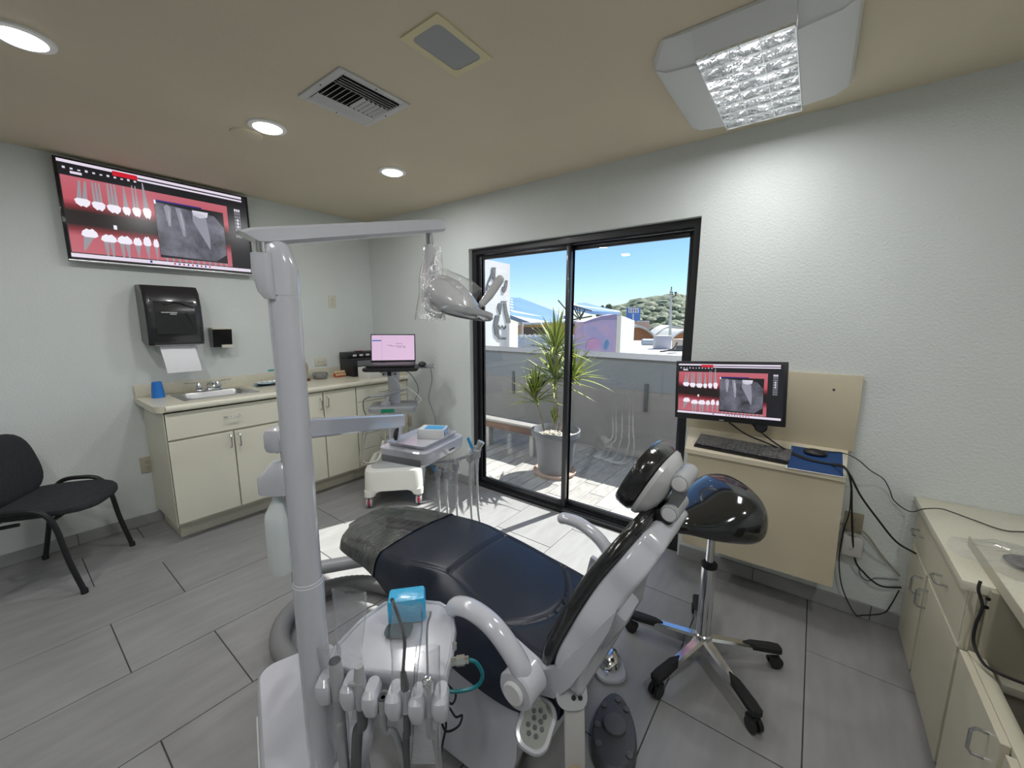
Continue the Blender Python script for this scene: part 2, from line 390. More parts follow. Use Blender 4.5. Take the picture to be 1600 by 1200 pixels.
def blade(c, d, ang, ax):
    R = RY(ang) if ax == 'y' else RX(ang)
    MB().box(c, d, .0005, R).build('louvre', M_ventw, v)
for i in range(4):  # left strips throw one way, right strips the other, short ones between
    blade((ix0+.012+.018*i, (iy0+iy1)/2, vz-.011), (.0135, iy1-iy0, .0015), -32, 'y')
    blade((ix1-.012-.018*i, (iy0+iy1)/2, vz-.011), (.020, iy1-iy0, .0015), 40, 'y')
for i in range(12):
    yy = iy0+.012+(iy1-iy0-.024)*i/11
    blade(((ix0+ix1)/2, yy, vz-.011), (ix1-ix0-.16, .020 if i < 6 else .015, .0015), 40 if i < 6 else -32, 'x')
for (sx, sy) in (((vx0+vx1)/2, vy0+.012), ((vx0+vx1)/2, vy1-.012), (vx0+.012, (vy0+vy1)/2), (vx1-.012, (vy0+vy1)/2)):
    MB().lathe([(.004, 0), (.003, -.002), (.0005, -.002)], (sx, sy, vz-.008), 8).build('screw', M_dgrey, v)
# in-ceiling speaker
s = thing('ceiling_speaker', 'cream framed rectangular ceiling speaker with grey mesh grille', 'speaker', (2.553, -1.342, vz))
lo = [Vector((2.553+x, -1.342+y, vz)) for x, y in rect(.192, .276, .004, 2)]; lo2 = [p-Vector((0, 0, .005)) for p in lo]
li = [Vector((2.553+x, -1.342+y, vz-.005)) for x, y in rect(.138, .222, .02, 2)]; li2 = [p+Vector((0, 0, .005)) for p in li]
MB().loft([lo, lo2, li, li2], caps=False).build('frame', mat('speaker_cream', (.72, .64, .40), .5), s)
MB().prism([Vector((2.553+x, -1.342+y, vz)) for x, y in rect(.139, .223, .02, 4)], (0, 0, -.0032), (0, 0, -.0004)).build('grille', mat('speaker_mesh', (.42, .43, .44), .6, bump=.5, bscale=900), s)
# fluorescent troffer: curved white body, lamp bay behind a mirror louvre
M_fix = mat('fixture_white', (.74, .75, .76), .35)
M_tubeE = emat('tube_glow', (1, .98, .96), 18)
M_mirror = mat('mirror_louvre', (.85, .86, .88), .12, metal=1, bump=.9, bscale=30)
def troffer(cx, cy, label, power):
    t = thing('fluorescent_fixture', label, 'ceiling light', (cx, cy, CEIL))
    X0, X1, Y0, Y1 = cx-.305, cx+.305, cy-.38, cy+.38; D = .075
    sec = []
    for (yy, dz) in ((Y0, .012), (Y0+.04, .04), (Y0+.10, .062), (cy-.28, .07), (cy, .075), (cy+.28, .07), (Y1-.10, .062), (Y1-.04, .04), (Y1, .012)):
        ch = .0 if abs(yy-cy) < .29 else .06*(abs(yy-cy)-.29)/.09
        sec.append([Vector((X0+ch, yy, CEIL-.001)), Vector((X0+ch+.01, yy, CEIL-dz*.55)), Vector((X0+.05+ch, yy, CEIL-dz*.85)), Vector((cx-.146, yy, CEIL-dz)), Vector((cx-.146, yy, CEIL-.001))])
    L = MB().loft(sec)
    R = MB().loft([[Vector((2*cx-p.x, p.y, p.z)) for p in reversed(s)] for s in sec])
    L.build('side_wing', M_fix, t); R.build('side_wing', M_fix, t)
    for (a, b, zz) in ((Y0, cy-.316, 1), (cy+.316, Y1, -1)):
        MB().loft([[Vector((cx-.1455, a, CEIL-.001)), Vector((cx+.1455, a, CEIL-.001)), Vector((cx+.1455, a, CEIL-(.012 if zz > 0 else .07))), Vector((cx-.1455, a, CEIL-(.012 if zz > 0 else .07)))],
                   [Vector((cx-.1455, b, CEIL-.001)), Vector((cx+.1455, b, CEIL-.001)), Vector((cx+.1455, b, CEIL-(.07 if zz > 0 else .012))), Vector((cx-.1455, b, CEIL-(.07 if zz > 0 else .012)))]]).build('end_cap', M_fix, t)
    MB().bb((cx-.145, cy-.315, CEIL-.010), (cx+.145, cy+.315, CEIL-.002)).build('reflector', M_mirror, t)
    for xx in (-.09, 0, .09):
        MB().cyl((cx+xx, cy-.305, CEIL-.026), (cx+xx, cy+.305, CEIL-.026), .008, n=12).build('tube', M_tubeE, t)
    for i in range(9):
        yy = cy-.31+.62*i/8
        MB().loft([[Vector((cx-.143, yy-.008, CEIL-.074)), Vector((cx-.143, yy+.008, CEIL-.074)), Vector((cx-.143, yy+.016, CEIL-.040)), Vector((cx-.143, yy-.016, CEIL-.040))],
                   [Vector((cx+.143, yy-.008, CEIL-.074)), Vector((cx+.143, yy+.008, CEIL-.074)), Vector((cx+.143, yy+.016, CEIL-.040)), Vector((cx+.143, yy-.016, CEIL-.040))]]).build('cross_blade', M_mirror, t)
    for xx in (-.1435, -.0475, .0475, .1435):
        MB().bb((cx+xx-.0015, cy-.312, CEIL-.076), (cx+xx+.0015, cy+.312, CEIL-.036)).build('long_blade', M_mirror, t)
    area('lamp', t, (cx, cy, CEIL-.079), .27, power, (.985, .99, 1), 'RECTANGLE', .6)
troffer(3.428, -.545, 'white curved fluorescent ceiling fixture with lit mirror louvre above the wall desk', 6.5)
troffer(3.428, -2.9, 'white curved fluorescent ceiling fixture over the instrument tray', 7)
# ---------------------------------------------------------------- terrace
M_terr = mat('terrace_tile', (.30, .285, .27), .6, var=.22, vscale=9, stretch=(6, 1, 1)); rand_tint(M_terr, .18)
M_parap = mat('parapet_paint', (.26, .235, .225), .8, var=.06, vscale=3)
M_pcap = mat('parapet_cap', (.085, .087, .092), .7, var=.05, vscale=3)
terr = struct('terrace_floor', MB().bb((-1.2, .18, -.16), (4.4, 1.72, -.035)), mat('terrace_grout', (.45, .44, .42), .9), 'wood-look terrace tiles with pale joints outside the door', 'terrace floor')
x = -.2; k = 0
while x < 3.9:
    y = .185-(k*.19) % .6
    while y < 1.72:
        tile_obj(terr, 'terrace_tile', (x, max(y, .185)), (x+.145, min(y+.6, 1.715)), -.040, -.028, M_terr, .008); y += .6
    x += .145; k += 1
pw_ = MB().bb((-2.2, 1.72, -.3), (5.0, 1.92, 1.045)).bb((-1.4, .2, -.3), (-1.2, 1.72, 1.045))
par = struct('terrace_parapet', pw_, M_parap, 'solid brown-grey terrace parapet wall with grey cap', 'parapet wall')
MB().loft([[Vector((-2.2, 1.70, 1.046)), Vector((-2.2, 1.70, 1.058)), Vector((-2.2, 1.94, 1.10)), Vector((-2.2, 1.94, 1.046))], [Vector((5, 1.70, 1.046)), Vector((5, 1.70, 1.058)), Vector((5, 1.94, 1.10)), Vector((5, 1.94, 1.046))]]).build('coping', M_pcap, par)
MB().bb((-1.2, 1.712, .72), (4.6, 1.7195, 1.03)).build('upper_band', mat('parapet_band', (.22, .225, .24), .75), par)
for xx in (.55, 2.32): MB().bb((xx, 1.695, .50), (xx+.035, 1.7195, .80), .004).build('wall_bracket', M_pcap, par)
# low bench on the terrace
bt = thing('terrace_bench', 'low brown bench with pale plank top by the terrace wall', 'bench', (1.0, 1.1, -.028))
MB().bb((.55, .98, .30), (1.45, 1.16, .325), .004).build('seat_plank', mat('pale_plank', (.25, .235, .22), .6, var=.08, vscale=12), bt)
MB().bb((.58, 1.0, .22), (1.40, 1.14, .2995), .003).build('apron', mat('brown_wood', (.12, .06, .04), .6), bt)
for xx in (.66, 1.30): MB().bb((xx, 1.03, -.028), (xx+.05, 1.11, .2195), .003).build('leg', mat('bench_leg', (.35, .33, .31), .6), bt)
# potted dracaena
PX0, PY0 = 1.78, .78; FZ = -.028
pl = thing('potted_dracaena', 'potted dracaena with spiky yellow-edged leaves in a grey pot on the terrace', 'potted plant', (PX0, PY0, FZ))
M_pot = mat('pot_plastic', (.16, .165, .18), .5, var=.05, vscale=6)
MB().lathe([(.15, 0), (.165, .03), (.205, .36), (.235, .365), (.24, .42), (.228, .425), (.215, .40), (.205, .35), (.001, .34)], (PX0, PY0, FZ+.022), 40).build('pot', M_pot, pl)
MB().lathe([(.18, 0), (.20, .004), (.215, .035), (.205, .035), (.195, .018), (.001, .016)], (PX0, PY0, FZ), 36).build('saucer', mat('saucer_clay', (.45, .30, .24), .7), pl)
pb = MB()
for i in range(170):
    a = random.random()*2*PI; r = .195*math.sqrt(random.random()); q = random.uniform(.010, .018)
    pb.ell((PX0+r*math.cos(a), PY0+r*math.sin(a), FZ+.37+random.uniform(0, .008)), (q, q*.8, q*.6), 6, 4)
o = pb.build('pebbles', mat('pale_pebbles', (.62, .56, .47), .7, var=.3, vscale=30), pl); o['kind'] = 'stuff'
M_bark = mat('dracaena_bark', (.30, .25, .20), .8, var=.3, vscale=40, bump=.5, bscale=90)
def leaf_mat():
    m = bpy.data.materials.new('dracaena_leaf'); m.use_nodes = True; n = m.node_tree.nodes; l = m.node_tree.links; b = n['Principled BSDF']
    uv = n.new('ShaderNodeUVMap'); sp = n.new('ShaderNodeSeparateXYZ'); l.new(uv.outputs[0], sp.inputs[0])
    r = n.new('ShaderNodeValToRGB'); e = r.color_ramp.elements
    e[0].position = .0; e[0].color = (.42, .45, .06, 1); e[1].position = 1; e[1].color = (.42, .45, .06, 1)
    for p, c in ((.2, (.40, .42, .07, 1)), (.3, (.07, .13, .03, 1)), (.7, (.07, .13, .03, 1)), (.8, (.40, .42, .07, 1))):
        q = e.new(p); q.color = c
    l.new(sp.outputs['X'], r.inputs['Fac']); l.new(r.outputs[0], b.inputs['Base Color']); b.inputs['Roughness'].default_value = .35
    return m
M_leaf = leaf_mat()
def leaf(parent, p, d, L, w, droop):
    """one long pointed leaf as its own part, V-folded, with uv across its width"""
    d = Vector(d).normalized(); up = Vector((0, 0, 1)); sd = d.cross(up)
    sd = sd.normalized() if sd.length > 1e-3 else Vector((1, 0, 0)); vs = []; uvs = []; N = 6
    cur = Vector(p); dd = d.copy()
    for i in range(N+1):
        t = i/N; ww = w*(.35+1.2*t if t < .45 else .89*(1-t)/.55*1.0)+.0006; nm = sd.cross(dd).normalized()
        for k in (-1, 0, 1): vs.append(cur+sd*ww*k+nm*abs(k)*ww*.35); uvs.append(((k+1)/2, t))
        cur = cur+dd*L/N; dd = (dd-up*droop/N).normalized()
    fs = []
    for i in range(N):
        for k in range(2): fs.append((i*3+k, i*3+k+1, (i+1)*3+k+1, (i+1)*3+k))
    me = bpy.data.meshes.new('leaf'); og = _origin(parent); me.from_pydata([tuple(v-og) for v in vs], [], fs); me.update()
    ul = me.uv_layers.new(name='UVMap')
    for lp in me.loops: ul.data[lp.index].uv = uvs[lp.vertex_index]
    me.polygons.foreach_set('use_smooth', [True]*len(me.polygons)); me.materials.append(M_leaf)
    ob = bpy.data.objects.new('leaf', me); COL.objects.link(ob); ob.parent = parent
rl = random.Random(11)
def crown(stem, c, n, L, up0, up1, spread=1.):
    for i in range(n):
        a = 2*PI*i*.618+rl.uniform(-.2, .2); e = math.radians(up0+(up1-up0)*(i/n))
        leaf(stem, Vector(c)+Vector((0, 0, rl.uniform(-.05, .04))), (math.cos(a)*math.cos(e)*spread, math.sin(a)*math.cos(e)*spread, math.sin(e)), L*rl.uniform(.75, 1.1), rl.uniform(.018, .026), rl.uniform(.15, .55))
def stem(pts, r, cr):
    st = MB().tube(spline(pts, 6), r, 8).build('stem', M_bark, pl)
    for c in cr: crown(st, *c)
hp = HD(PX0, PY0)
q = lambda px, py, dh=0: PD(px, py, hp+dh)
stem([q(868, 672), q(871, 645), q(868, 610), q(866, 590), q(868, 545)], .014, [(q(868, 548), 56, .40, -5, 88), (q(867, 592), 42, .40, -15, 70)])
stem([q(850, 672, -.08), q(846, 655, -.1), q(838, 630, -.12)], .011, [(q(836, 622, -.12), 42, .34, 0, 85)])
stem([q(875, 672, .08), q(884, 640, .1), q(893, 598, .12)], .013, [(q(893, 592, .12), 44, .42, 0, 85)])
stem([q(862, 668, -.03), q(866, 658, -.03)], .006, [(q(866, 660, -.03), 9, .16, 50, 85)])
# ---------------------------------------------------------------- the town beyond the terrace (all at their own distances, in metres)
def up_at(px, py, h): return PD(px, py, h)
M_bwhite = mat('white_render', (.66, .66, .65), .85, var=.06, vscale=1.5)
M_bgrey = mat('mural_grey', (.12, .125, .13), .85, var=.2, vscale=4)
M_roofp = mat('roof_pale', (.55, .54, .52), .8, var=.08, vscale=.6)
# ground of the town far below and roofs in between
tag(MB().bb((-260, 2.2, -6.4), (200, 420, -6)).build('town_ground', mat('town_dust', (.42, .39, .35), .9, var=.2, vscale=.08)), 'pale dusty ground of the town below the terrace', 'ground', kind='structure')
def facade_frame(pl, pr, hl, hr):
    """vertical plane through two pixel columns at two horizontal distances"""
    a = PD(pl, 540, hl); b = PD(pr, 540, hr); a.z = b.z = 0
    return a, b
def vbox(name, a, b, z0, z1, depth, m, parent=None, tops=None):
    """upright block whose front runs from a to b; tops gives the two corner heights"""
    a = Vector((a.x, a.y, 0)); b = Vector((b.x, b.y, 0)); n = Vector((-(b-a).y, (b-a).x, 0)).normalized()
    if n.dot(Vector((a.x-CAM.x, a.y-CAM.y, 0))) < 0: n = -n
    ta, tb = tops or (z1, z1)
    mb = MB(); c = n*depth
    P = [a+Vector((0, 0, z0)), b+Vector((0, 0, z0)), b+Vector((0, 0, tb)), a+Vector((0, 0, ta))]
    mb.prism(P, (0, 0, 0), c); return mb.build(name, m, parent)
def onface(a, b, px, py, off=.012):
    """point where a pixel meets the front plane of a block, pushed off toward the viewer"""
    a = Vector((a.x, a.y, 0)); b = Vector((b.x, b.y, 0)); n = Vector((-(b-a).y, (b-a).x, 0)).normalized()
    if n.dot(Vector((a.x-CAM.x, a.y-CAM.y, 0))) > 0: n = -n
    d = ray(px, py); t = (a-CAM).dot(n)/d.dot(n); return CAM+d*t+n*off, n
def patch(parent, name, m, a, b, pix, th=.02):
    P = [onface(a, b, x, y, 0)[0] for x, y in pix]; n = onface(a, b, *pix[0])[1]
    return MB().prism(P, n*.002, n*th).build(name, m, parent)
# tall white wall with painted bottles right beyond the parapet
a, b = PD(735, 540, 5.6), PD(796.5, 540, 6.3)
zt = PD(796, 413, 6.3).z; zb = -6
mw = thing('bottle_mural_wall', 'tall white wall painted with grey bottles beyond the parapet', 'wall', (a.x, a.y, zb))
vbox('wall_slab', a, b, zb, zt, 1.6, M_bwhite, mw, (PD(735, 400, 5.6).z, zt))
def ribbon(pts, w):
    """closed outline around a brush stroke of varying width (pixel space)"""
    L = []; R_ = []
    for i, (x, y) in enumerate(pts):
        x0, y0 = pts[max(i-1, 0)]; x1, y1 = pts[min(i+1, len(pts)-1)]; dx, dy = x1-x0, y1-y0; l = math.hypot(dx, dy) or 1
        ww = w[i] if isinstance(w, list) else w
        L.append((x-dy/l*ww, y+dx/l*ww)); R_.append((x+dy/l*ww, y-dx/l*ww))
    return L+R_[::-1]
for pts, w in (([(771, 418), (770.5, 432), (773, 438), (779, 443)], [3, 2.6, 2, 1]), ([(768, 430), (762, 442), (760, 452), (761.5, 462)], [2, .8, 1, .5]),
               ([(762.5, 446), (765, 450), (766.5, 446), (769, 449)], .9), ([(791, 438), (790, 446), (788, 454), (785, 456)], [1.5, 2, 2, 1]), ([(785.5, 448), (785.5, 455), (788, 457)], [1, 1.6, .8]),
               ([(782.5, 471.5), (791, 471.5)], 1.0), ([(781, 474), (780, 480), (781, 492)], [2.6, 3.2, .4]), ([(788, 474), (790, 488), (794, 502), (794.5, 522)], [2.2, 2.4, 3, .8]),
               ([(777, 493), (774, 508), (776, 522), (780, 529), (790, 529)], [3.4, 3.2, 3.4, 1.6, 1]), ([(778, 508), (781, 513), (784, 509), (787, 514), (791, 509)], 1.1)):
    patch(mw, 'painted_stroke', M_bgrey, a, b, ribbon(pts, w), .012)
# low white wall continuing right of it
a, b = PD(796, 540, 6.2), PD(809, 540, 7.6)
tag(vbox('low_white_wall', a, b, -6, PD(803, 505, 6.8).z, .3, M_bwhite), 'low white wall beside the bottle mural', 'wall')
# blue solar roofs
M_solar = mat('blue_roof', (.10, .20, .42), .35, var=.12, vscale=.5)
M_seam = mat('roof_seam', (.55, .62, .72), .5)
def sroof(name, label, pix, dists, nlines):
    P = [PD(x, y, d) for (x, y), d in zip(pix, dists)]
    t = thing(name, label, 'roof', P[0], 'blue roofs beyond the fence')
    dn = Vector((0, 0, -.25)); MB().prism(P, dn, (0, 0, 0)).build('roof_slab', M_solar, t)
    for i in range(1, nlines):
        u = i/nlines; p = P[0].lerp(P[5], u); r = P[2].lerp(P[3], u)
        MB().tube([p+Vector((0, 0, .03)), r+Vector((0, 0, .03))], .06, 4).build('panel_joint', M_seam, t)
sroof('solar_roof', 'broad blue panelled roof behind the dracaena', [(797, 465), (812, 465), (884, 492), (884, 507), (835, 506), (797, 492)], [30, 30, 34, 27, 25, 24], 6)
sroof('shed_roof', 'pale blue canopy roof on trusses right of the door mullion', [(893, 474), (915, 473), (968, 487), (968, 488), (925, 486), (893, 478)], [32, 34, 40, 38, 32, 30], 4)
# trusses under the canopy
tt = thing('roof_truss', 'thin steel truss under the pale blue canopy', 'truss', PD(905, 500, 29))
tp = lambda px, py: PD(px, py, 29)
for p0, p1 in (((872, 469), (890, 490)), ((893, 477), (925, 486)), ((896, 480), (905, 497)), ((905, 497), (914, 484)), ((893, 500), (925, 494)), ((900, 478), (904, 490)), ((914, 484), (905, 502)), ((906, 481), (906, 493)), ((893, 488), (903, 497))):
    MB().tube([tp(*p0), tp(*p1)], .05, 5).build('truss_bar', M_dgrey, tt)
# orange building behind the fence
a, b = PD(812, 540, 22), PD(915, 540, 24)
ob = thing('ochre_building', 'ochre building with dark openings behind the white fence', 'building', (a.x, a.y, -6))
vbox('facade', a, b, -6, PD(812, 506, 22).z, 5, mat('ochre_paint', (.50, .30, .10), .8, var=.1, vscale=.4), ob, (PD(812, 508, 22).z, PD(915, 502, 24).z))
patch(ob, 'opening', mat('dark_opening', (.10, .07, .05), .8), a, b, [(815, 511), (856, 512), (856, 524), (815, 523)])
patch(ob, 'opening', MATS['dark_opening'], a, b, [(896, 506), (908, 506), (908, 511), (896, 511)])
patch(ob, 'eave', mat('eave_white', (.6, .6, .6), .7), a, b, [(810, 505), (912, 500), (912, 503), (810, 508)], .5)
tag(MB().tube([PD(815, 530, 16)-Vector((0, 0, 6)), PD(815.5, 503, 16)], .06, 6).build('fence_mast', mat('mast_pink', (.55, .42, .38), .7)), 'thin pinkish mast standing before the ochre building', 'mast')
# white picket fence
fz0, fz1 = PD(850, 545, 12).z-1.0, PD(850, 525, 12).z
M_pick = mat('picket_white', (.88, .88, .87), .8)
fe = thing('picket_fence', 'white picket fence on the neighbouring roof edge', 'fence', PD(810, 545, 12))
f0, f1 = PD(808, 535, 12), PD(915, 535, 12.8)
for i in range(46):
    p = f0.lerp(f1, i/45); MB().bb((p.x-.03, p.y-.015, fz0), (p.x+.03, p.y+.015, fz1+.02*((i*7) % 3))).build('picket', M_pick, fe)
for zz in (fz0+.55, fz1-.12): MB().tube([Vector((f0.x, f0.y, zz)), Vector((f1.x, f1.y, zz))], .03, 4).build('fence_rail', M_pick, fe)
# mural building: painted gable, grey drainpipe strip, white side
def mural():
    m = bpy.data.materials.new('pink_mural'); m.use_nodes = True; n = m.node_tree.nodes; l = m.node_tree.links; b = n['Principled BSDF']; b.inputs['Roughness'].default_value = .85
    g = n.new('ShaderNodeNewGeometry'); t = n.new('ShaderNodeTexNoise'); t.inputs['Scale'].default_value = .9; t.inputs['Detail'].default_value = 6; t.inputs['Distortion'].default_value = 1.2
    r = n.new('ShaderNodeValToRGB'); e = r.color_ramp.elements; e[0].position = .25; e[0].color = (.42, .36, .55, 1); e[1].position = .85; e[1].color = (.62, .66, .72, 1)
    for p, c in ((.42, (.50, .42, .62, 1)), (.52, (.66, .42, .56, 1)), (.62, (.62, .56, .66, 1)), (.72, (.64, .62, .62, 1))):
        q = e.new(p); q.color = c
    l.new(g.outputs['Position'], t.inputs['Vector']); l.new(t.outputs['Fac'], r.inputs['Fac']); l.new(r.outputs[0], b.inputs['Base Color']); return m
a, b = PD(911, 540, 9.4), PD(962, 540, 10.2); zt = PD(962, 491, 10.2).z
mb_ = thing('mural_building', 'gabled building with a pink and violet mural beside the mullion', 'building', (a.x, a.y, -6))
vbox('mural_wall', a, b, -6, zt, .3, mural(), mb_, (PD(911, 503, 9.4).z, zt))
patch(mb_, 'roof_edge', mat('violet_edge', (.34, .28, .44), .8), a, b, [(911, 503), (938, 494), (962, 490.5), (962, 500), (938, 500), (912, 506)], .03)
patch(mb_, 'painted_figure', mat('mural_blue', (.14, .32, .52), .8), a, b, [(944, 540), (946, 533), (950, 531), (951, 538), (947, 547), (944, 545)], .01)
patch(mb_, 'painted_figure', mat('mural_rose', (.66, .34, .52), .8), a, b, [(918, 532), (926, 528), (935, 531), (937, 541), (928, 546), (915, 545)], .01)
a2, b2 = PD(962.3, 540, 10.22), PD(968.5, 540, 10.4)
vbox('grey_pier', a2, b2, -6, PD(968, 493, 10.4).z, .3, mat('pier_grey', (.42, .41, .37), .85), mb_)
a3, b3 = PD(968.8, 540, 10.42), PD(989.5, 540, 12.6)
vbox('white_side', a3, b3, -6, 2, .3, mat('side_white', (.60, .64, .66), .85, var=.12, vscale=2), mb_, (PD(968.8, 493, 10.42).z, PD(989.5, 501, 12.6).z))
# blue sign tower
a, b = PD(981.5, 540, 85), PD(998, 540, 87)
st = thing('blue_sign_tower', 'white and blue sign board standing in front of the hill', 'sign', (a.x, a.y, -6))
vbox('board', a, b, -6, PD(990, 480.5, 85).z, 1, mat('sign_blue', (.05, .17, .50), .5), st)
patch(st, 'white_band', M_bwhite, a, b, [(982, 481.5), (997.5, 481.5), (997.5, 488.5), (982, 488.5)], .05)
for i in range(4): patch(st, 'letter', mat('sign_letter', (.08, .12, .35), .6), a, b, [(983.3+i*3.6, 483), (984.9+i*3.6, 483), (984.9+i*3.6, 487.5), (983.3+i*3.6, 487.5)], .08)
for i in range(5): patch(st, 'white_mark', mat('sign_white', (.75, .78, .8), .6), a, b, [(988, 491+i*3), (990, 490.5+i*3), (990, 492.5+i*3), (988, 493+i*3)], .08)
# peach block
a, b = PD(995.5, 540, 80), PD(1013, 540, 82)
pk = thing('peach_block', 'small peach coloured block below the hill', 'building', (a.x, a.y, -6))
vbox('walls', a, b, -6, PD(1005, 502, 80).z, 4, mat('peach_paint', (.55, .36, .28), .85), pk)
patch(pk, 'parapet_trim', M_roofp, a, b, [(995.5, 501), (1013, 501), (1013, 503), (995.5, 503)], .2)
# arched roofs
def vault(name, label, pl, pr, h, zb, rise, depth, ms, group, mdark):
    a = PD(pl, 540, h); b = PD(pr, 540, h+.8); t = thing(name, label, 'arched roof', (a.x, a.y, -6), group)
    a.z = b.z = zb; n = Vector((-(b-a).y, (b-a).x, 0)).normalized()
    if n.dot(a-CAM) < 0: n = -n
    N = 20; arc = [a.lerp(b, i/N)+Vector((0, 0, rise*math.sin(PI*i/N))) for i in range(N+1)]
    arc2 = [a.lerp(b, i/N)*1.0+Vector((0, 0, rise*.86*math.sin(PI*i/N)-.06)) for i in range(N+1)]
    MB().loft([[p for p in arc]+[p for p in arc2[::-1]], [p+n*depth for p in arc]+[p+n*depth for p in arc2[::-1]]]).build('vault', ms, t)
    w = [p+n*1.2 for p in arc2]; MB().prism(w+[b+n*1.2-Vector((0, 0, zb+6)), a+n*1.2-Vector((0, 0, zb+6))], (0, 0, 0), n*.2).build('end_wall', mdark, t)
    return t, a, b, n
M_rust = mat('rust_wall', (.30, .13, .06), .8, var=.15, vscale=.5)
vault('arched_roof', 'white arched roof with rust-brown end wall left of the utility pole', 962, 1028, 52, PD(1000, 530, 52).z, PD(995, 508, 52).z-PD(1000, 530, 52).z, 14, M_roofp, 'arched roofs below the hill', M_rust)
vault('arched_roof', 'wide white arched roof right of the utility pole', 1012, 1090, 66, PD(1040, 533, 66).z, PD(1050, 509, 66).z-PD(1040, 533, 66).z, 16, M_roofp, 'arched roofs below the hill', M_bwhite)
t_, a_, b_, n_ = vault('arched_roof', 'small arched canopy with brown underside by the door frame', 1046, 1096, 50, PD(1060, 533, 50).z, PD(1060, 515, 50).z-PD(1060, 533, 50).z, 10, M_roofp, 'arched roofs below the hill', M_rust)
# flat roof in front with tank, unit and pipe clutter
zr = PD(1040, 553, 24).z
fr_ = [PZ(984, 575, zr), PZ(1120, 580, zr), PZ(1125, 532, zr), PZ(984, 532, zr)]
for p in fr_: p.z = zr
fr_o = MB().prism(fr_, (0, 0, -5), (0, 0, 0)).build('flat_roof', mat('roof_cream', (.62, .58, .53), .85, var=.12, vscale=1.2)); tag(fr_o, 'cream flat roof just beyond the parapet', 'roof', kind='structure')
def on_roof(px, py): return PZ(px, py, zr)
p = on_roof(1034, 545)
tk = thing('water_tank', 'pale grey square water tank on the cream flat roof', 'tank', p)
s_ = .0036*HD(p.x, p.y)/2.2
MB().box((p.x, p.y, zr+.42), (.95, .8, .84), .04, RZ(37)).build('tank_body', mat('tank_grey', (.42, .44, .52), .5), tk)
MB().box((p.x, p.y, zr+.86), (1.0, .85, .05), .02, RZ(37)).build('lid', M_roofp, tk)
q0, q1 = on_roof(1003, 541), on_roof(1033, 541)
tag(MB().tube([q0+Vector((0, 0, .3)), q1+Vector((0, 0, .3))], .24, 12).build('roof_duct', mat('duct_blue', (.34, .40, .48), .5)), 'blue-grey round duct lying on the cream flat roof', 'duct')
p = on_roof(1061, 548); ac = thing('rooftop_unit', 'beige air conditioner box with dark fan opening on the flat roof', 'air conditioner', p)
MB().box((p.x, p.y, zr+.40), (.75, .6, .66), .03, RZ(37)).build('casing', mat('ac_beige', (.56, .47, .38), .6), ac)
MB().box(p+Vector((.02, -.22, .22)), (.42, .3, .22), .02, RZ(37)).build('fan_opening', M_dgrey, ac)
MB().box((p.x, p.y, zr+.035), (.85, .7, .07), .01, RZ(37)).build('plinth', M_dgrey, ac)
p = on_roof(1046, 551); tag(MB().tube(spline([p+Vector((-.5, -.2, .05)), p+Vector((-.1, -.1, .12)), p+Vector((.2, .1, .25)), p+Vector((.35, .2, .6))], 6), .05, 8).build('roof_pipe', M_dgrey), 'bent dark pipe on the flat roof beside the tank', 'pipe')
p = on_roof(1076, 541); tag(MB().box(p+Vector((0, 0, .28)), (.9, .5, .55), .02, RZ(37)).build('blue_crate', mat('crate_blue', (.33, .45, .58), .6)), 'blue-grey crate on the flat roof by the door frame', 'crate')
# dark awning edge seen at the right of the door
aw = thing('violet_awning', 'dark violet slanted awning next to the door frame', 'awning', PZ(1090, 545, zr))
MB().prism([PD(1084, 470, 26), PD(1096, 466, 26.6), PD(1084, 500, 26.6), PD(1069, 508, 26)], (0, 0, 0), (.1, .25, 0)).build('cloth', mat('awning_violet', (.07, .06, .11), .8), aw)
_a = PD(1090, 490, 26.5); MB().tube([Vector((_a.x, _a.y, zr)), _a], .05, 8).build('awning_post', M_dgrey, aw)
# hill with bushes
def hill_h(u):
    return lerp_tab([(0, 488), (.18, 483), (.30, 474), (.42, 470), (.60, 467), (.72, 473), (.85, 472), (1, 470)], u)
hl = thing('wooded_hill', 'green wooded hill on the horizon', 'hill', PD(1030, 520, 170))
hp_ = []
def hf(u, v):
    px = 940+u*190; d = 150+v*80; top = PD(px, hill_h(u), 228).z; base = PD(px, 520, 150).z
    return Vector((PD(px, 500, d).x, PD(px, 500, d).y, base-6+(top-base+6)*math.sin(v*PI/2)))
MB().grid(hf, 40, 12).build('slope', mat('hill_green', (.17, .195, .13), .9, var=.35, vscale=.12, bump=.6, bscale=.4), hl)
rb = random.Random(3)
bmsh = [MB() for _ in range(3)]
for i in range(900):
    u, v_ = rb.random(), rb.random()**.7; p = hf(u, v_); r = rb.uniform(1.4, 3.4)*(.7+.5*v_)
    bmsh[rb.randrange(3)].ell(p, (r, r, r*rb.uniform(.6, .85)), 7, 5)
for k, c in enumerate(((.10, .13, .075), (.16, .18, .12), (.21, .22, .15))):
    o = bmsh[k].build('bushes', mat('bush_%d' % k, c, .9, var=.4, vscale=.6, bump=1, bscale=1.2), hl); o['kind'] = 'stuff'
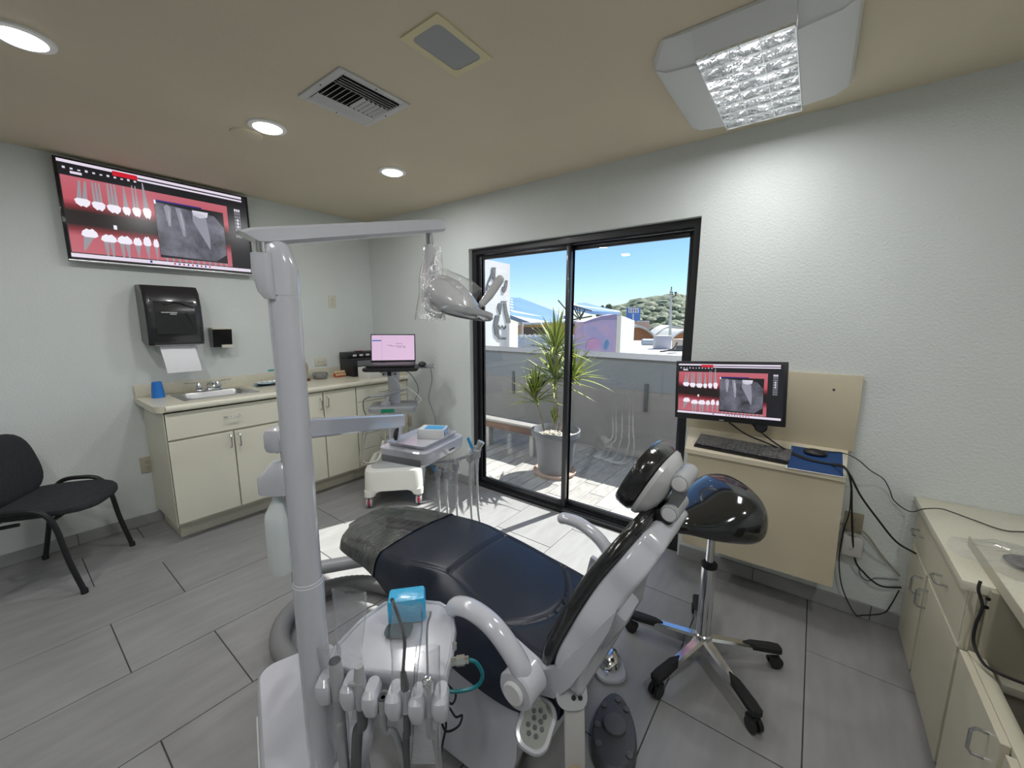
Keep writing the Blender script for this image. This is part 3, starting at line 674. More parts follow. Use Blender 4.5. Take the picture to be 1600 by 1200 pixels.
for (px, py, h, lab) in ((940, 480, 66, 'smaller dark tree crown half hidden by the pale canopy'), (951, 479, 60, 'larger round dark tree crown rising behind the pale canopy')):
    p = PD(px, py, h); t = thing('distant_tree', lab, 'tree', Vector((p.x, p.y, -6)), 'trees behind the canopy'); sz = .8 if px < 945 else 1.
    c = MB()
    for i in range(14): c.ell(p+Vector((rb.uniform(-.3, .3), rb.uniform(-.3, .3), rb.uniform(-.7, .1)))*sz if False else p+Vector((rb.uniform(-.3, .3), rb.uniform(-.3, .3), rb.uniform(-.6, .1))), (.30*sz, .30*sz, .34*sz), 7, 5)
    c.build('crown', mat('tree_dark', (.07, .10, .07), .9), t)
    MB().tube([Vector((p.x, p.y, -6)), p], .08, 6).build('trunk', M_bark, t)
# utility poles
up = thing('utility_pole', 'tall pale utility pole with crossarms in front of the hill', 'utility pole', PD(1046, 530, 40)-Vector((0, 0, 6)))
MB().tube([PD(1046, 560, 40), PD(1048.8, 452, 40)], [.16, .08], 8).build('pole', mat('concrete_pole', (.45, .47, .46), .8), up)
for py in (457, 460): MB().tube([PD(1046.2, py, 40), PD(1051.8, py, 40)], .07, 5).build('crossarm', M_dgrey, up)
MB().cyl(PD(1049, 452, 40), PD(1049.2, 448, 40), .05, n=5).build('insulator', M_dgrey, up)
up2 = thing('utility_pole', 'slim dark utility pole standing on the hilltop', 'utility pole', PD(1055, 470, 205))
MB().tube([PD(1055, 475, 205), PD(1056, 456, 205)], .34, 6).build('pole', M_dgrey, up2); MB().tube([PD(1053.6, 457, 205), PD(1058, 457, 205)], .26, 5).build('crossarm', M_dgrey, up2)
# ---------------------------------------------------------------- screens (the same dental picture on the television and the monitor)
def xray_mat(name, s):
    m = bpy.data.materials.new(name); m.use_nodes = True; n = m.node_tree.nodes; l = m.node_tree.links; b = n['Principled BSDF']
    b.inputs['Base Color'].default_value = (.02, .02, .02, 1); b.inputs['Roughness'].default_value = .25
    g = n.new('ShaderNodeNewGeometry'); t = n.new('ShaderNodeTexNoise'); t.inputs['Scale'].default_value = s; t.inputs['Detail'].default_value = 9; t.inputs['Roughness'].default_value = .65
    r = n.new('ShaderNodeValToRGB'); e = r.color_ramp.elements; e[0].position = .3; e[0].color = (.012, .012, .018, 1); e[1].position = .75; e[1].color = (.20, .20, .26, 1)
    l.new(g.outputs['Position'], t.inputs['Vector']); l.new(t.outputs['Fac'], r.inputs['Fac']); l.new(r.outputs[0], b.inputs['Emission Color']); b.inputs['Emission Strength'].default_value = 1.0
    return m
def gum_mat(name, axis_z0, axis_z1):
    """pink picture with a dark mouth band: flat print on the screen"""
    m = bpy.data.materials.new(name); m.use_nodes = True; n = m.node_tree.nodes; l = m.node_tree.links; b = n['Principled BSDF']
    b.inputs['Base Color'].default_value = (.02, .02, .02, 1); b.inputs['Roughness'].default_value = .25
    tc = n.new('ShaderNodeNewGeometry'); sp = n.new('ShaderNodeSeparateXYZ'); mr = n.new('ShaderNodeMapRange'); mr.inputs['From Min'].default_value = axis_z0; mr.inputs['From Max'].default_value = axis_z1
    r = n.new('ShaderNodeValToRGB'); e = r.color_ramp.elements; e[0].position = 0; e[0].color = (.56, .14, .18, 1); e[1].position = 1; e[1].color = (.56, .14, .18, 1)
    for p, c in ((.22, (.54, .12, .16, 1)), (.31, (.22, .02, .03, 1)), (.38, (.01, .003, .004, 1)), (.55, (.01, .003, .004, 1)), (.62, (.22, .02, .03, 1)), (.70, (.55, .09, .12, 1))):
        q = e.new(p); q.color = c
    l.new(tc.outputs['Position'], sp.inputs[0]); l.new(sp.outputs['Z'], mr.inputs['Value']); l.new(mr.outputs[0], r.inputs['Fac']); l.new(r.outputs[0], b.inputs['Emission Color']); b.inputs['Emission Strength'].default_value = .9
    return m
E_white = emat('screen_white', (.80, .72, .85), .95); E_tooth = emat('screen_tooth', (.85, .82, .92), 1.0); E_root = emat('screen_root', (.33, .32, .36), .9)
E_red = emat('screen_red', (.65, .01, .03), .9); E_dark = emat('screen_dark', (.006, .006, .010), 1); E_navy = emat('screen_navy', (.02, .02, .25), .9)
E_xr2 = emat('screen_xray_light', (.30, .30, .37), .9); E_xr3 = emat('screen_xray_white', (.72, .70, .80), .95); E_grey = emat('screen_grey', (.20, .20, .24), .9)
E_lilac = emat('screen_lilac', (.72, .50, .70), .95)
def dental_screen(root, F, w, h, z0, z1, xs):
    """F maps (u right, v up, n toward the viewer) in metres from the screen centre; the picture is built as flat print"""
    k = [0]
    def poly(parent, name, m, pts, lift):
        P = [F @ Vector(((x-.5)*w, (.5-y)*h, lift)) for x, y in pts]
        return MB().add(P, [tuple(range(len(P)))]).build(name, m, parent, fix=False)
    R4 = lambda x0, y0, x1, y1: [(x0, y1), (x1, y1), (x1, y0), (x0, y0)]
    scr = poly(root, 'screen', E_dark, R4(0, 0, 1, 1), .0)
    L = .0004
    poly(scr, 'gum_picture', gum_mat('gum_'+root.name, z0+(1-.93)*(z1-z0), z0+(1-.155)*(z1-z0)), R4(.005, .155, .865, .935), L)
    poly(scr, 'title_bar', E_white, R4(.0, .0, .97, .030), L); poly(scr, 'menu_bar', E_white, R4(.36, .045, .97, .066), L)
    poly(scr, 'red_tab', E_red, R4(.24, .012, .36, .062), 2*L); poly(scr, 'task_bar', E_white, R4(.0, .945, .99, .985), L)
    poly(scr, 'search_pill', E_white, R4(.05, .105, .10, .130), L)
    for i in range(11):
        poly(scr, 'tool_icon', E_xr3, R4(.02+.032*i, .068+.004*(i % 3), .02+.032*i+.012, .090), L)
    for i in range(9): poly(scr, 'task_icon', E_navy if i % 2 else E_red, R4(.50+.026*i, .953, .50+.026*i+.010, .974), 2*L)
    poly(scr, 'task_icon', E_navy, R4(.37, .950, .382, .976), 2*L)
    poly(scr, 'marker', E_tooth, R4(.21, .60, .226, .645), 2*L)
    # upper and lower teeth: crown and roots
    def tooth(cx, yc, wd, hc, hr, upper, roots, lean=0):
        s = -1 if upper else 1
        cr = [(cx-wd*.5, yc), (cx-wd*.42, yc-s*hc*.55), (cx-wd*.15, yc-s*hc*.95), (cx, yc-s*hc*.8), (cx+wd*.2, yc-s*hc), (cx+wd*.45, yc-s*hc*.5), (cx+wd*.5, yc), (cx+wd*.3, yc+s*hc*.25), (cx-wd*.3, yc+s*hc*.25)]
        if s > 0: cr = cr[::-1]
        for q in range(roots):
            x0 = cx-wd*.36+wd*.72*q/roots; x1 = x0+wd*.72/roots*.92; xm = (x0+x1)/2+lean
            rt = [(x0, yc), (x1, yc), (xm+wd*.06, yc+s*hr), (xm-wd*.06, yc+s*hr)]
            if s < 0: rt = rt[::-1]
            poly(scr, 'tooth_root', E_root, rt[::-1], 2*L)
        poly(scr, 'tooth_crown', E_tooth, cr, 3*L)
    for cx, yc, wd, hc, hr, ro, le in ((.085, .385, .07, .07, .20, 2, .012), (.155, .395, .062, .075, .22, 3, 0), (.225, .40, .068, .075, .24, 3, 0), (.285, .40, .040, .075, .24, 1, 0), (.335, .39, .044, .085, .26, 2, 0), (.388, .38, .044, .10, .30, 1, -.005)):
        tooth(cx, yc, wd, hc, hr, True, ro, le)
    for i, (cx, yc, wd, hc, hr, ro, le) in enumerate(((.095, .745, .075, .075, .16, 1, -.03), (.18, .775, .075, .07, .17, 2, 0), (.255, .775, .075, .075, .17, 2, 0), (.318, .775, .044, .075, .16, 1, 0), (.368, .765, .042, .09, .17, 1, 0), (.414, .77, .03, .08, .17, 1, 0))):
        tooth(cx, yc, wd, hc, hr, False, ro, le)
    for i in range(11): poly(scr, 'tooth_root', E_root, [(.462+.036*i, .94), (.468+.036*i, .94), (.476+.036*i, .88), (.452+.036*i, .88)][::1], 2*L)
    # x-ray window
    xw = poly(scr, 'xray_frame', E_navy, R4(.432, .235, .70, .27), 3*L)
    poly(scr, 'xray_picture', xray_mat('xray_'+root.name, xs), [(.432, .87), (.76, .885), (.832, .79), (.832, .44), (.775, .315), (.432, .262)], 4*L)
    poly(scr, 'xray_backing', E_dark, R4(.430, .25, .835, .90), 3.5*L)
    for pts, mm in (([(.495, .52), (.510, .52), (.520, .30), (.500, .27), (.480, .30)], E_xr2), ([(.572, .62), (.588, .62), (.590, .45), (.575, .29), (.545, .29)], E_xr2), ([(.64, .42), (.73, .75), (.735, .60), (.72, .32), (.64, .30)], E_xr2),
                    ([(.640, .285), (.648, .345), (.685, .37), (.730, .345), (.738, .285)], E_xr3), ([(.580, .54), (.584, .54), (.576, .36), (.566, .33)], E_xr3), ([(.502, .48), (.506, .48), (.508, .36), (.502, .33)], E_xr3)):
        poly(scr, 'xray_detail', mm, pts, 5*L)
    poly(scr, 'close_tag', E_tooth, R4(.430, .24, .440, .285), 5*L)
    # black side panel with key pad
    for r in range(9):
        for c in range(3):
            poly(scr, 'panel_key', E_xr3 if (r == 0 or (c == 1 and 2 < r < 6)) else E_grey, R4(.912+.014*c, .17+.042*r, .923+.014*c, .203+.042*r), L)
# ---------------------------------------------------------------- television
TY0, TY1, TZ0, TZ1 = -2.113, -1.102, 1.806, 2.404
tv = thing('television', 'large wall-mounted television showing a pink tooth chart and x-ray', 'television', (.045, (TY0+TY1)/2, TZ0))
MB().bb((.02, TY0+.05, TZ0+.06), (.045, TY1-.05, TZ1-.06), .01).build('back_cover', M_black, tv)
MB().bb((.0, -1.75, 1.98), (.0195, -1.45, 2.22), .003).build('wall_mount', M_black, tv)
MB().bb((.0455, TY0, TZ0), (.066, TY1, TZ1), .004).build('bezel', M_blackg, tv)
MB().bb((.060, TY0+.002, TZ0+.001), (.0685, TY1-.002, TZ0+.014), .002).build('bottom_trim', M_steel, tv)
Ft = frame((.0664, (TY0+TY1)/2, (TZ0+.018+TZ1-.010)/2), (0, 1, 0), (0, 0, 1), (1, 0, 0))
dental_screen(tv, Ft, TY1-TY0-.03, TZ1-TZ0-.030, TZ0+.018, TZ1-.012, 7)
# ---------------------------------------------------------------- paper towel dispenser
DY0, DY1 = -1.822, -1.515
td = thing('paper_towel_dispenser', 'black wall paper towel dispenser above the sink with a sheet hanging out', 'dispenser', (0, (DY0+DY1)/2, 1.28))
prof = [(0, 1.31), (.10, 1.285), (.19, 1.285), (.205, 1.31), (.215, 1.42), (.21, 1.55), (.185, 1.64), (.14, 1.685), (.06, 1.69), (0, 1.688)]
def dsec(y, k): return [Vector((x*k, y, 1.49+(z-1.49)*(.94+.06*k))) for x, z in prof]
MB().loft([dsec(DY0, .90), dsec(DY0+.012, .97), dsec(DY0+.03, 1), dsec(DY1-.03, 1), dsec(DY1-.012, .97), dsec(DY1, .90)]).build('housing', mat('smoked_black', (.018, .018, .021), .28, coat=.3), td)
MB().grid(lambda u, v: Vector((.216-.03*max(0, (v-.55))**1.2, DY0+.045+u*(DY1-DY0-.09), 1.36+v*.22))+Vector((.003, 0, 0)), 8, 8).build('front_window', mat('smoked_front', (.010, .010, .012), .22, coat=.4), td)
MB().tube(spline([(.219, DY0+.10, 1.56), (.2215, -1.66, 1.575), (.218, DY1-.05, 1.54)], 6), .004, 6).build('moulded_rib', M_black, td)
MB().tube(spline([(.220, -1.62, 1.50), (.2205, -1.60, 1.47), (.2205, -1.59, 1.44), (.221, DY1-.05, 1.40)], 6), .003, 6).build('moulded_rib', M_black, td)
for (y0, y1, z) in ((-1.745, -1.70, 1.502), (-1.698, -1.66, 1.502), (-1.70, -1.665, 1.491)): MB().bb((.2195, y0, z), (.2203, y1, z+.006)).build('brand_print', mat('print_grey', (.45, .45, .46), .5), td)
MB().bb((.10, DY0+.03, 1.280), (.20, DY1-.03, 1.288), .002).build('tear_bar', M_mgrey, td)
sh = MB().grid(lambda u, v: Vector((.165+.035*math.sin(v*1.6)+.004*math.sin(u*5), DY0+.055+u*.195+v*.018, 1.2795-.185*v)), 8, 12)
tag(sh.build('paper_towel', M_paper, loc=(.17, -1.67, 1.13)), 'white paper towel hanging from the black dispenser', 'paper towel')
# ---------------------------------------------------------------- soap dispenser
sd = thing('soap_dispenser', 'small black and cream wall soap dispenser', 'soap dispenser', (0, -1.37, 1.245))
MB().prism([Vector((0, -1.435, 1.385)), Vector((.095, -1.435, 1.385)), Vector((.075, -1.435, 1.25)), Vector((0, -1.435, 1.25))], (0, 0, 0), (0, .125, 0)).build('tank', M_blackg, sd)
MB().bb((0, -1.437, 1.3855), (.10, -1.308, 1.398), .003).build('lid', M_offw, sd)
MB().bb((.0765, -1.385, 1.245), (.098, -1.31, 1.268), .004).build('push_bar', M_offw, sd)
# ---------------------------------------------------------------- outlets
def outlet(c, ax, horiz, label, m=M_offw, group='wall outlets'):
    """ax 'x': on the left wall, 'y': on the far wall"""
    c = Vector(c); w, h = (.115, .072) if horiz else (.072, .115)
    if ax == 'x': F = frame(c, (0, 1, 0), (0, 0, 1), (1, 0, 0))
    else: F = frame(c, (1, 0, 0), (0, 0, 1), (0, -1, 0))
    t = thing('wall_outlet', label, 'outlet', c, group)
    MB(F).box((0, 0, .0035), (w, h, .006), .002).build('cover_plate', m, t)
    for s in (-1, 1):
        o = (s*.02, 0) if horiz else (0, s*.02)
        r = MB(F).prism([Vector((o[0]+x, o[1]+y, 0)) for x, y in rect(.034, .030, .008, 3)], (0, 0, .0066), (0, 0, .0085)).build('receptacle', m, t)
        q = MB(F)
        for d in (-1, 1):
            if horiz: q.box((o[0]+.002, o[1]+d*.006, .0088), (.009, .0025, .0008))
            else: q.box((o[0]+d*.006, o[1]+.002, .0088), (.0025, .009, .0008))
        q.lathe([(.003, 0), (.003, .0008), (.0005, .0008)], (o[0]-(.011 if horiz else 0), o[1]-(0 if horiz else .011), .0086), 8)
        q.build('slots', M_dgrey, r)
    MB(F).lathe([(.003, 0), (.002, .001), (.0004, .001)], (0, 0, .0066), 8).build('screw', M_steel, t)
    return t
outlet((0, -1.888, .437), 'x', False, 'tan outlet low on the wall against the sink cabinet side', mat('tan_plate', (.46, .42, .32), .45))
outlet((0, -.428, 1.632), 'x', False, 'white outlet plate high on the wall near the room corner')
outlet((0, -.582, 1.068), 'x', True, 'white horizontal outlet just above the counter backsplash')
outlet(PY(640, 657, 0), 'y', False, 'tan outlet on the far wall behind the delivery tray', MATS['tan_plate'])
outlet(PY(1335, 818, 0)+Vector((-.005, 0, 0)), 'y', False, 'brown-grey outlet beside the wall desk with a plug in it', mat('brown_plate', (.30, .26, .19), .45))
# ---------------------------------------------------------------- counter run along the left wall
CZ = .925; CF = .53; CD = .555; CY0 = -1.905
def handle(parent, F, L=.088):
    """bar pull in the local frame F: x along the bar, z away from the door"""
    p = [(-L/2, 0, 0), (-L/2, 0, .022), (-L/2+.010, 0, .030), (L/2-.010, 0, .030), (L/2, 0, .022), (L/2, 0, 0)]
    return MB(F).tube(p, .0042, 8).build('handle', M_nickel, parent)
def face(parent, name, y0, y1, z0, z1, hpos=None, hv=True, t=.018):
    d = MB().bb((CF-t+.0005, y0+.002, z0+.002), (CF, y1-.002, z1-.002), .0015, seg=1).build(name, M_cab, parent)
    if hpos:
        F = frame((CF, hpos[0], hpos[1]), (0, 0, 1) if hv else (0, 1, 0), (0, 1, 0) if hv else (0, 0, -1), (1, 0, 0)); handle(d, F)
    return d
def carcass(t, y0, y1, zt=None):
    MB().bb((.003, y0+.0005, .12), (CF-.0185, y1-.0005, zt or CZ-.041)).build('body', M_cabin, t)
    MB().bb((.003, y0+.03 if y0 < -1.8 else y0+.0005, 0), (.42, y1-.0005, .1195)).build('toe_kick', M_cabin, t)
c1 = thing('sink_cabinet', 'cream base cabinet under the sink with wide drawer front and two doors', 'cabinet', (.26, -1.50, 0))
carcass(c1, -1.865, -1.145, CZ-.15)
MB().bb((.003, -1.868, .115), (CF, -1.8655, CZ-.041)).build('side_panel', M_cab, c1)
face(c1, 'drawer_front', -1.862, -1.147, .70, .875, (-1.505, .80), False)
face(c1, 'cabinet_door', -1.862, -1.505, .135, .690, (-1.53, .625)); face(c1, 'cabinet_door', -1.501, -1.147, .135, .690, (-1.475, .625))
c2 = thing('two_door_cabinet', 'cream base cabinet with two tall doors in the middle of the counter run', 'cabinet', (.26, -.85, 0))
carcass(c2, -1.143, -.558)
face(c2, 'cabinet_door', -1.141, -.855, .135, .875, (-.88, .78)); face(c2, 'cabinet_door', -.849, -.560, .135, .875, (-.825, .79))
c3 = thing('drawer_cabinet', 'cream base cabinet with a stack of five drawers in the corner', 'cabinet', (.26, -.28, 0))
carcass(c3, -.556, -.004)
zz = [.135, .295, .435, .588, .735, .875]
for i in range(5): face(c3, 'drawer', -.553, -.006, zz[i], zz[i+1], (-.28, (zz[i]+zz[i+1])/2), False)
# worktop with a cut-out for the sink, rounded nose and backsplash
SX0, SX1, SY0, SY1 = .10, .43, -1.72, -1.29
wt = thing('worktop', 'cream laminate worktop with backsplash running along the wall', 'worktop', (.27, -.95, CZ-.04))
w_ = MB().bb((.0025, CY0+.04, CZ-.04), (SX0, -.003, CZ)).bb((SX1, CY0+.04, CZ-.04), (CD-.012, -.003, CZ)).bb((SX0, SY1, CZ-.04), (SX1, -.003, CZ)).bb((SX0, CY0+.04, CZ-.04), (SX1, SY0, CZ))
endp = [Vector((.0025, CY0+.04, 0)), Vector((.0025, CY0, 0))]+[Vector((CD-.06+.048*math.sin(a), CY0+.048-.048*math.cos(a), 0)) for a in [PI/2*i/6 for i in range(7)]]
endp[-1].y = CY0+.04 if False else endp[-1].y
w_.prism(endp+[Vector((CD-.012, CY0+.0485, 0))], (0, 0, CZ-.04), (0, 0, CZ))
w_.build('top_board', M_counter, wt)
MB().loft([[Vector((CD-.0118+.012*math.cos(a), y, CZ-.02+.02*math.sin(a))) for a in [-PI/2+PI*i/8 for i in range(9)]] for y in (CY0+.05, -.003)], caps=True).build('nosing', M_cab, wt)
MB().bb((.0025, CY0+.005, CZ+.0005), (.020, -.003, CZ+.085), .003).build('backsplash', M_counter, wt)
MB().bb((.0205, -.021, CZ+.0005), (CD-.02, -.003, CZ+.085), .003).build('side_splash', M_counter, wt)
# sink
sk = thing('sink', 'shallow stainless steel sink set in the cream worktop', 'sink', (.265, -1.505, CZ))
def rl_(w, h, r, z, cx=.265, cy=-1.505): return [Vector((cx+x, cy+y, z)) for x, y in rect(w, h, r, 4)]
MB().loft([rl_(.355, .455, .02, CZ+.001), rl_(.35, .45, .02, CZ+.004), rl_(.27, .38, .05, CZ+.004), rl_(.262, .372, .05, CZ-.002), rl_(.24, .35, .05, CZ-.13), rl_(.06, .06, .03, CZ-.135)], caps=False).build('basin', M_steel, sk)
MB().lathe([(.032, -.1345), (.02, -.137), (.001, -.137)], (.265, -1.505, CZ), 20).build('drain', M_dgrey, sk)
fx = .115
fa = thing('faucet', 'chrome two-handle faucet behind the steel sink', 'faucet', (fx, -1.505, CZ+.004))
MB().box((fx, -1.505, CZ+.016), (.05, .16, .022), .01).build('base_plate', M_chrome, fa)
for s in (-1, 1):
    MB().lathe([(.02, 0), (.022, .01), (.017, .03), (.014, .042), (.004, .046)], (fx, -1.505+s*.058, CZ+.0272), 18).build('valve', M_chrome, fa)
    MB().tube(spline([(fx, -1.505+s*.058, CZ+.070), (fx+.005, -1.505+s*.095, CZ+.076), (fx+.01, -1.505+s*.145, CZ+.079)], 5), [.006]*10+[.009], 8, flat=.5).build('lever', M_chrome, fa)
MB().tube(spline([(fx, -1.505, CZ+.0272), (fx+.005, -1.505, CZ+.06), (fx+.05, -1.505, CZ+.075), (fx+.11, -1.505, CZ+.062), (fx+.125, -1.505, CZ+.045)], 5), .011, 12).build('spout', M_chrome, fa)
# ---------------------------------------------------------------- things on the counter
p = Vector((.13, -1.80, CZ))
cu = thing('blue_cup', 'blue plastic cups nested upside down on the end of the worktop', 'cup', p)
for i in range(4):
    z = .008*(3-i) if i else .0
    MB().lathe([(.037-.0007*i, .0+.010*i), (.0365-.0007*i, .012+.010*i), (.027, .078+.010*i), (.024, .080+.010*i), (.001, .080+.010*i)], p, 28, caps=False).build('cup', M_blue, cu)
def pouch_tray():
    c = Vector((.14, -1.10, CZ)); t = thing('instrument_pouches', 'pale blue sterile pouches in a shallow heap on the worktop', 'pouches', c)
    M_pale = mat('pale_blue_film', (.38, .52, .62), .25, coat=.3, var=.1, vscale=30)
    for i in range(4):
        MB().grid(lambda u, v: c+Vector((-.055+.11*v+.004*i, -.11+.22*u+.006*i, .004+.007*i+.005*math.sin(u*6+i)*math.sin(v*5+i))), 8, 6).build('pouch', M_pale, t)
        MB().tube([c+Vector((.0, -.08, .012+.007*i)), c+Vector((.01, .08, .013+.007*i))], .002, 6).build('instrument', M_steel, t)
pouch_tray()
p = Vector((.10, -.985, CZ))
bt_ = thing('amber_bottle', 'small amber bottle with dark cap on the worktop', 'bottle', p)
MB().lathe([(.022, 0), (.024, .004), (.024, .05), (.012, .062), (.011, .07), (.001, .07)], p, 20).build('glass_body', mat('amber', (.16, .05, .015), .15, coat=.5), bt_)
MB().lathe([(.013, .0705), (.013, .09), (.001, .092)], p, 16).build('cap', M_black, bt_)
MB().box(PX(424, 578.5, .004)+Vector((0, 0, 0)), (.003, .05, .012)).build('teal_sticker', mat('teal_print', (.05, .38, .38), .6))
tag(bpy.data.objects['teal_sticker'], 'small teal sticker on the wall above the backsplash', 'sticker')
p = Vector((.13, -.80, CZ))
st_ = thing('jaw_figure', 'tan articulated jaw model on a dark red base behind the light post', 'jaw model', p)
MB().lathe([(.045, 0), (.047, .006), (.04, .014), (.01, .018)], p, 24).build('base', mat('dark_red', (.10, .02, .015), .4), st_)
MB().tube(spline([p+Vector((0, 0, .018)), p+Vector((-.01, .0, .07)), p+Vector((0, .01, .12)), p+Vector((.02, .0, .17))], 6), [.012, .016, .02, .024, .028, .03, .03, .03, .028, .028, .027, .026, .024, .022, .02, .018, .016, .012, .006], 14).build('jaw', mat('tan_resin', (.45, .34, .22), .4), st_)
p = Vector((.12, -.655, CZ))
bw = thing('glass_bowl', 'low clear glass bowl with dark contents on the worktop', 'bowl', p)
MB().lathe([(.045, 0), (.06, .008), (.068, .035), (.060, .058), (.057, .058), (.064, .035), (.056, .011), (.001, .010)], p, 30, caps=False).build('bowl', film('bowl_glass', (.8, .82, .82), diff=.12, gloss=.12, bump=0), bw)
MB().lathe([(.05, .012), (.054, .03), (.03, .036), (.001, .037)], p, 24).build('contents', mat('bowl_fill', (.18, .14, .13), .7, var=.4, vscale=60), bw)
p = Vector((.13, -.475, CZ))
tm = thing('tooth_model', 'orange gum tooth model with cream teeth on the worktop', 'tooth model', p)
MB().box(p+Vector((0, 0, .018)), (.05, .10, .035), .008).build('gum_block', mat('orange_gum', (.55, .10, .03), .4, var=.2, vscale=30), tm)
for i in range(6):
    q = p+Vector((.012, -.042+.017*i, .036)); MB().box(q+Vector((0, 0, .012)), (.014, .013, .026), .005, RX(6*(i-2))).build('tooth', mat('tooth_cream', (.75, .60, .38), .35), tm)
    MB().box(q+Vector((.015, 0, -.012)), (.008, .012, .020), .003).build('tooth', MATS['tooth_cream'], tm)
# black printer in the corner, white carton before it
pr = thing('label_printer', 'black printer standing in the counter corner behind the laptop', 'printer', (.14, -.22, CZ))
MB().bb((.025, -.405, CZ), (.26, -.05, CZ+.17), .008).bb((.025, -.405, CZ+.171), (.17, -.05, CZ+.225), .006).build('housing', M_black, pr)
MB().bb((.2605, -.36, CZ+.10), (.263, -.12, CZ+.15)).build('paper_slot', M_mgrey, pr)
for i in range(3): MB().bb((.171, -.35+.07*i, CZ+.185), (.175, -.31+.07*i, CZ+.205), .002).build('button', M_white2, pr)
MB().ell((.10, -.24, CZ+.238), (.05, .045, .012)).build('roll', mat('pinkish', (.5, .38, .36), .6), pr)
bx = thing('white_carton', 'white cardboard box with a red round sticker on the counter', 'box', (.36, -.25, CZ))
MB(frame((.385, -.24, CZ), (1, .12, 0), (-.12, 1, 0), (0, 0, 1))).box((0, 0, .05), (.16, .30, .10), .002).build('carton', mat('carton_white', (.68, .68, .66), .6), bx)
Fb = frame((.385, -.24, CZ), (1, .12, 0), (-.12, 1, 0), (0, 0, 1))
MB(Fb).lathe([(.020, 0), (.020, .0008), (.001, .0008)], (.0804, -.02, .062), 24, RY(90)).build('red_sticker', mat('sticker_red', (.35, .02, .04), .5), bx)
MB(Fb).box((0, 0, .1008), (.16, .03, .0008)).build('tape', mat('tape', (.55, .54, .5), .3), bx)
# ---------------------------------------------------------------- scanner cart with laptop
KC = Vector((.98, -.49, 0))                    # cart centre on the floor
ang = 47; ca, sa = math.cos(math.radians(ang)), math.sin(math.radians(ang))
KF = frame(KC, (ca, sa, 0), (-sa, ca, 0), (0, 0, 1))   # x: along the tray width, -y: front (towards the room)
cart = thing('scanner_cart', 'white wheeled scanner cart with column, grey shelf and black laptop tray', 'cart', KC)
def rr(w, h, r, z, cx=0, cy=0): return [Vector((cx+x, cy+y, z)) for x, y in rect(w, h, r, 4)]
MB(KF).loft([rr(.40, .50, .07, .30), rr(.44, .54, .08, .29), rr(.45, .55, .08, .27), rr(.46, .56, .08, .135)], caps=True).build('base_cover', M_cartw, cart)
sk_ = MB(KF)
for sx in (-1, 1):
    for sy in (-1, 1): sk_.loft([rr(.15, .15, .04, .1345, sx*.152, sy*.202), rr(.10, .10, .04, .115, sx*.178, sy*.228), rr(.08, .08, .03, .088, sx*.187, sy*.237)])
sk_.build('base_feet', M_cartw, cart)
MB(KF).box((0, 0, .120), (.30, .40, .025), .01).build('under_plate', M_black, cart)
MB(KF).box((0, -.06, .3015), (.07, .004, .001)).build('print_line', M_mgrey, cart)
MB(KF).prism(rr(.36, .44, .06, .3005), (0, 0, 0), (0, 0, .0015)).build('top_inlay', mat('inlay_grey', (.45, .455, .45), .5), cart)
for i, (sx, sy) in enumerate(((-1, -1), (1, -1), (1, 1), (-1, 1))):
    w0 = MB(KF)
    w0.box((sx*.19, sy*.24, .080), (.035, .05, .018), .006)
    wo = w0.build('caster', M_lgrey, cart)
    for s in (-1, 1): MB(KF).lathe([(.036, -.009), (.038, -.006), (.038, .006), (.036, .009), (.014, .009), (.012, .011)], (sx*.19+s*.014, sy*.24-.008, .038), 22, RY(90)).build('wheel', M_lgrey, wo)
    MB(KF).box((sx*.19, sy*.24-.040, .045), (.018, .02, .045), .006).build('brake_pedal', mat('brake_red', (.45, .02, .04), .35), wo)
# column leaning slightly back
MB(KF).loft([rr(.11, .09, .03, .302, 0, .06), rr(.10, .08, .03, .70, 0, .05), rr(.09, .07, .03, .98, 0, .03), rr(.11, .05, .02, 1.06, 0, .0)]).build('column', M_white, cart)
MB(KF).loft([rr(.36, .30, .05, .735, 0, -.02), rr(.37, .31, .05, .75, 0, -.02), rr(.37, .31, .05, .772, 0, -.02), rr(.34, .28, .05, .776, 0, -.02)]).build('shelf', mat('shelf_grey', (.30, .31, .32), .45), cart)
MB(KF).box((-.03, -.1775, .755), (.10, .003, .028), .004).build('green_label', mat('label_green', (.0, .20, .10), .4), cart)
MB(KF).loft([rr(.085, .085, .042, .777, -.06, -.05), rr(.08, .08, .04, .795, -.06, -.05), rr(.03, .03, .015, .81, -.06, -.05), rr(.022, .022, .011, .85, -.06, -.05)]).build('scanner_stand', M_lgrey, cart)
MB(KF).tube([(-.17, -.08, .855), (-.08, -.06, .862), (.05, -.02, .885), (.10, .0, .89)], [.014, .020, .014, .008], 12, flat=.7).build('scanner_wand', M_lgrey, cart)
MB(KF).tube(spline([(-.17, -.08, .855), (-.22, -.10, .83), (-.225, -.10, .76), (-.21, -.09, .70)], 6), .004, 6).build('wand_cable', M_dgrey, cart)
MB(KF).loft([rr(.40, .28, .03, 1.062, 0, -.03), rr(.42, .30, .03, 1.07, 0, -.03), rr(.42, .30, .03, 1.088, 0, -.03), rr(.40, .28, .03, 1.092, 0, -.03)]).build('laptop_tray', M_black, cart)
MB(KF).box((.27, .03, 1.080), (.12, .20, .012), .004).build('mouse_shelf', M_mgrey, cart)
MB(KF).box((-.02, -.04, 1.035), (.12, .03, .05), .008).build('tray_hinge', M_white, cart)
MB(KF).box((-.02, -.058, 1.035), (.03, .012, .04), .004).build('hinge_clip', M_black, cart)
for s in (-1, 1): MB(KF).cyl((-.02+s*.045, -.0565, 1.03), (-.02+s*.045, -.052, 1.03), .008, n=12).build('hinge_bolt', M_dgrey, cart)
